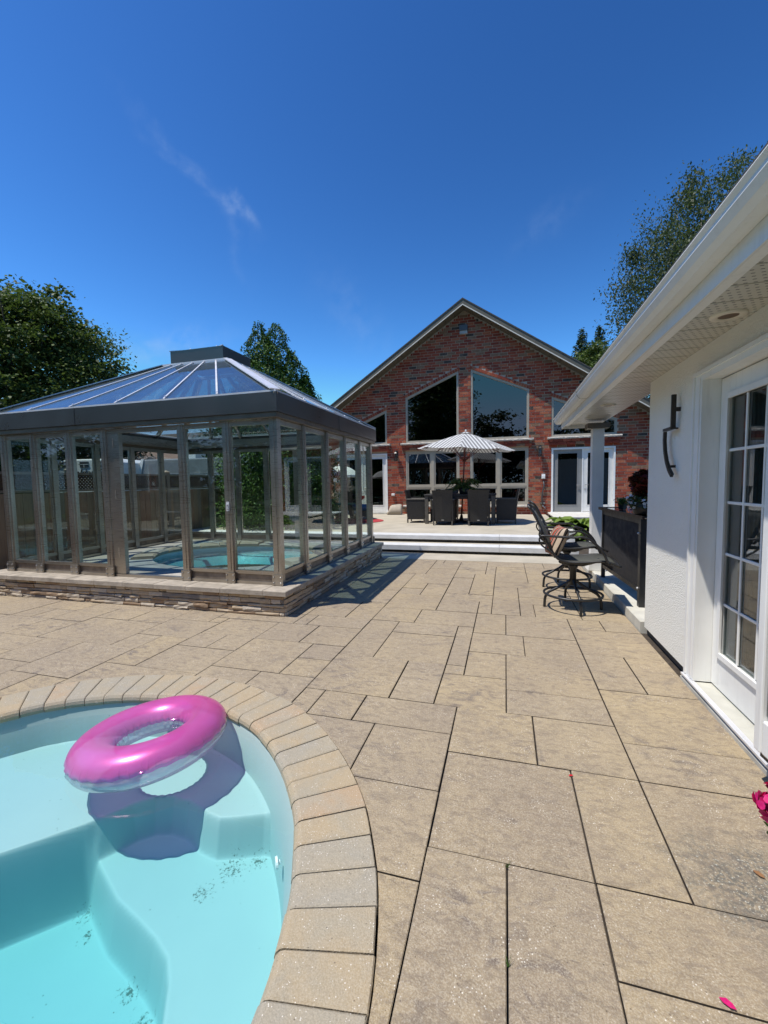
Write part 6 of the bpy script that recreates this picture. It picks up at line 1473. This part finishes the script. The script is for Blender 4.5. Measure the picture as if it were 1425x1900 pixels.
# ------------------------------------------------------------------ trees
BARK = simple('bark', (.075, .058, .045), .95, var=.3, scale=12, bump=.8, bscale=40); BARKW = simple('birch_bark', (.30, .27, .23), .9, var=.35, scale=8)
MAPLE = leaf_mat('maple_green', (.034, .062, .016), (.135, .18, .05), scale=.6); CEDAR = leaf_mat('cedar_green', (.018, .058, .010), (.10, .19, .03), trans=.1, scale=2.5)
BIRCH = leaf_mat('birch_green', (.045, .062, .030), (.10, .125, .06), trans=.3, scale=.8); SPRUCE = leaf_mat('spruce_green', (.018, .040, .018), (.05, .085, .035), trans=.05)
DARKL = leaf_mat('dark_leaf', (.010, .022, .008), (.040, .062, .020), trans=.15)
def tree(name, label, x, y, z0, hgt, cz, rx, ry, rz_, nclump, nleaf, size, mat, bark, clump_r=.5, trunk_r=.16, flat=.55, group=None, shell=.5, asp=.6, droop=0, up_bias=.6, cat='tree', egg=0.0, seed=None):
    t = thing(name, label, cat, (x, y, z0), group)
    u = rng.normal(size=(nclump, 3)); u /= np.linalg.norm(u, axis=1)[:, None]; rad = rng.uniform(shell, 1.0, (nclump, 1)) ** .6
    rad[rng.random(nclump) < .12] *= 1.10
    c_ = u * rad * (rx, ry, rz_); k = 1 - egg * (c_[:, 2] / rz_); c_[:, 0] *= k; c_[:, 1] *= k; c_ += (x, y, cz)
    per_ = nleaf // nclump; cs = rng.uniform(.6, 1.25, (nclump, 1, 1)) * clump_r
    P_ = c_[:, None, :] + rng.normal(size=(nclump, per_, 3)) * (.5, .5, .5 * flat) * cs
    leaves('crown', P_.reshape(-1, 3), size, mat, t, asp=asp, droop=droop, up_bias=up_bias)
    b = MB(); tz = cz + rz_ * .35; pts = [(x + rng.uniform(-.1, .1) * i, y, z0 + (tz - z0) * i / 5) for i in range(6)]; b.tube(pts, [trunk_r * (1 - .15 * i) for i in range(6)], 8)
    for i in rng.choice(nclump, min(46, nclump), replace=False):
        q = c_[i]; f_ = rng.uniform(.25, .9); s_ = Vector(pts[0]).lerp(Vector(pts[-1]), min(.95, max(.25, (q[2] - z0) / max(.1, (tz - z0)) * f_)))
        mid = s_.lerp(Vector(q), .5) + Vector((0, 0, -.08 * (Vector(q) - s_).length)); b.tube([s_, mid, Vector(q)], [trunk_r * .28, trunk_r * .16, trunk_r * .05], 5)
    b.build('trunk', bark, t, smooth=True); return t
tree('maple_tree', 'large full green maple tree beyond the fence at the left edge', -21.9, 15.0, -.03, 10, 6.5, 4.4, 4.2, 4.3, 620, 90000, .085, MAPLE, BARK, clump_r=.85, trunk_r=.28, flat=.40, shell=.25, egg=.12)
for i, (x, y, h, r) in enumerate(((-17.2, 10.2, 4.2, 1.9), (-17.5, 9.8, 4.4, 2.0), (-12.2, 17.8, 4.6, 1.9), (-23.0, 19.5, 6.0, 3.0), (-9.6, 20.5, 4.4, 2.0))):
    tree('background_tree', ['dark leafy tree beyond the fence behind the left panes', 'dark spreading tree behind the white trailer', 'dark tree behind the grey trailer', 'tall dark tree behind the maple trunk', 'green tree beyond the fence seen under the enclosure roof'][i], x, y, -.03, h, h * .60, r, r, h * .46, 110, 9000, .085, DARKL, BARK, clump_r=.6, trunk_r=.12, group='trees beyond the fence', shell=.3)
# cedar
cd = thing('cedar_tree', 'dense dark green cedar rising behind the glass enclosure roof', 'tree', (-6.15, 10.55, 0))
P_ = []
for (tx, ty, top_, r0) in ((-6.45, 10.5, 5.85, 1.0), (-5.98, 10.6, 5.80, 1.05), (-5.60, 10.7, 5.05, 1.0), (-6.80, 10.7, 4.95, .85), (-5.25, 10.8, 4.40, .7), (-6.2, 10.4, 5.4, 1.2)):
    n = 22000; zz = rng.beta(1.1, 1.5, n) * (top_ - .1) + .1; rr2 = r0 * np.clip((top_ - zz) / (top_ * .60), .03, 1) ** .62 * (1 + .16 * np.sin(zz * 9 + tx * 7) * 1); a = rng.uniform(0, 6.283, n)
    rr2 = rr2 * (1 + .22 * np.sin(a * 5 + zz * 3.1)) * rng.uniform(.45, 1.04, n) ** .5
    P_.append(np.stack([tx + rr2 * np.cos(a), ty + rr2 * np.sin(a), zz], 1))
leaves('crown', np.concatenate(P_), .036, CEDAR, cd, asp=.42, up_bias=.1, droop=-1.2)
b = MB(); b.tube([(-6.15, 10.6, 0), (-6.15, 10.6, 4.5)], [.14, .03], 8); b.build('trunk', BARK, cd)
tree('birch_tree', 'tall airy birch tree behind the pool house eave at the right', 8.0, 20.5, -.03, 13, 8.6, 3.9, 3.3, 5.0, 560, 95000, .055, BIRCH, BARKW, clump_r=.60, trunk_r=.15, flat=1.0, shell=.12, asp=.5, droop=1.6, up_bias=0, egg=.22)
def spruce(x, y, h, r, label):
    t = thing('spruce_tree', label, 'tree', (x, y, 0), 'spruces behind the brick house'); n = 20000; k = (rng.uniform(0, 1, n) ** .62 * 34).astype(int); zz = h * (1 - (k + .5) / 34 * .95); fr_ = rng.uniform(0, 1, n) ** .7
    rr2 = r * ((h - zz) / h + .03) * fr_ * (1.0 + .18 * np.sin(k * 2.4)) * 1.5; a = (rng.integers(0, 9, n) + k * .37) * 2 * math.pi / 9 + rng.normal(size=n) * .22
    P_ = np.stack([x + rr2 * np.cos(a), y + rr2 * np.sin(a), zz - rr2 * .18 + rng.normal(size=n) * .10], 1); leaves('crown', P_, .10, SPRUCE, t, asp=.35)
    b = MB(); b.tube([(x, y, 0), (x, y, h * .97)], [.22, .02], 7); b.build('trunk', BARK, t)
spruce(4.95, 32, 11.6, 2.7, 'left of two pointed spruces behind the right roof slope'); spruce(6.2, 33, 12.0, 2.8, 'right of two pointed spruces behind the right roof slope')
tree('leafy_tree', 'rounded leafy green tree in front of the spruces', 6.0, 29.5, -.03, 9, 6.9, 2.6, 2.2, 2.9, 150, 22000, .09, MAPLE, BARK, clump_r=.6, trunk_r=.15, shell=.3)
# trees behind the camera: the house windows mirror them
tree('garden_tree', 'tall dark tree behind the viewer, mirrored in the tall windows', -6.4, -12.5, -.03, 14, 8.0, 2.9, 3.0, 5.6, 260, 26000, .15, MAPLE, BARK, clump_r=1.1, trunk_r=.3, flat=.6, shell=.2)
for i, (x, y, h, r) in enumerate(((-27, -13, 11, 5), (-35, -10, 12, 6), (-44, -16, 13, 6), (-1.5, -15, 8.5, 3.2), (3.2, -14, 6.6, 3.2), (8.0, -15, 7.6, 3.4), (-13.5, -15, 9.0, 3.6), (-19, -12, 10, 4))):
    tree('garden_tree', ['broad dark tree far back left of the garden', 'second broad dark tree far back left of the garden', 'largest dark tree in the far back left corner', 'dark tree behind the viewer mirrored low in the right window', 'low dark tree behind the viewer, left of the far one', 'far dark tree behind the viewer', 'dark tree behind the viewer at the back left', 'tall tree behind the viewer at the far left'][i], x, y, -.03, h, h * .55, r, r, h * .46, 90, 6000, .17, DARKL, BARK, clump_r=1.0, trunk_r=.2, shell=.25)

hg = thing('horizon_block_hedge', 'long dark unseen hedge added behind the viewer to block the bright horizon', 'hedge', (-6, -19, 0))  # unseen, added so the glass does not mirror the bright horizon
C_ = rng.uniform(size=(26000, 3)) * (80, 1.6, 4.6) + (-46, -20, 0); C_[:, 2] += np.sin(C_[:, 0] * .7) * .5; leaves('foliage', C_, .22, DARKL, hg)

bh = thing('boundary_hedge', 'dense dark hedge line beyond the fence behind the left panes', 'hedge', (-22, 10, 0))
t_ = rng.uniform(size=30000); C_ = np.stack([-27 + 8.2 * t_ + rng.normal(size=30000) * .7, 1 + 17 * t_, rng.uniform(0, 1, 30000) ** .8 * (3.9 + .5 * np.sin(t_ * 23))], 1)
leaves('foliage', C_, .13, DARKL, bh)
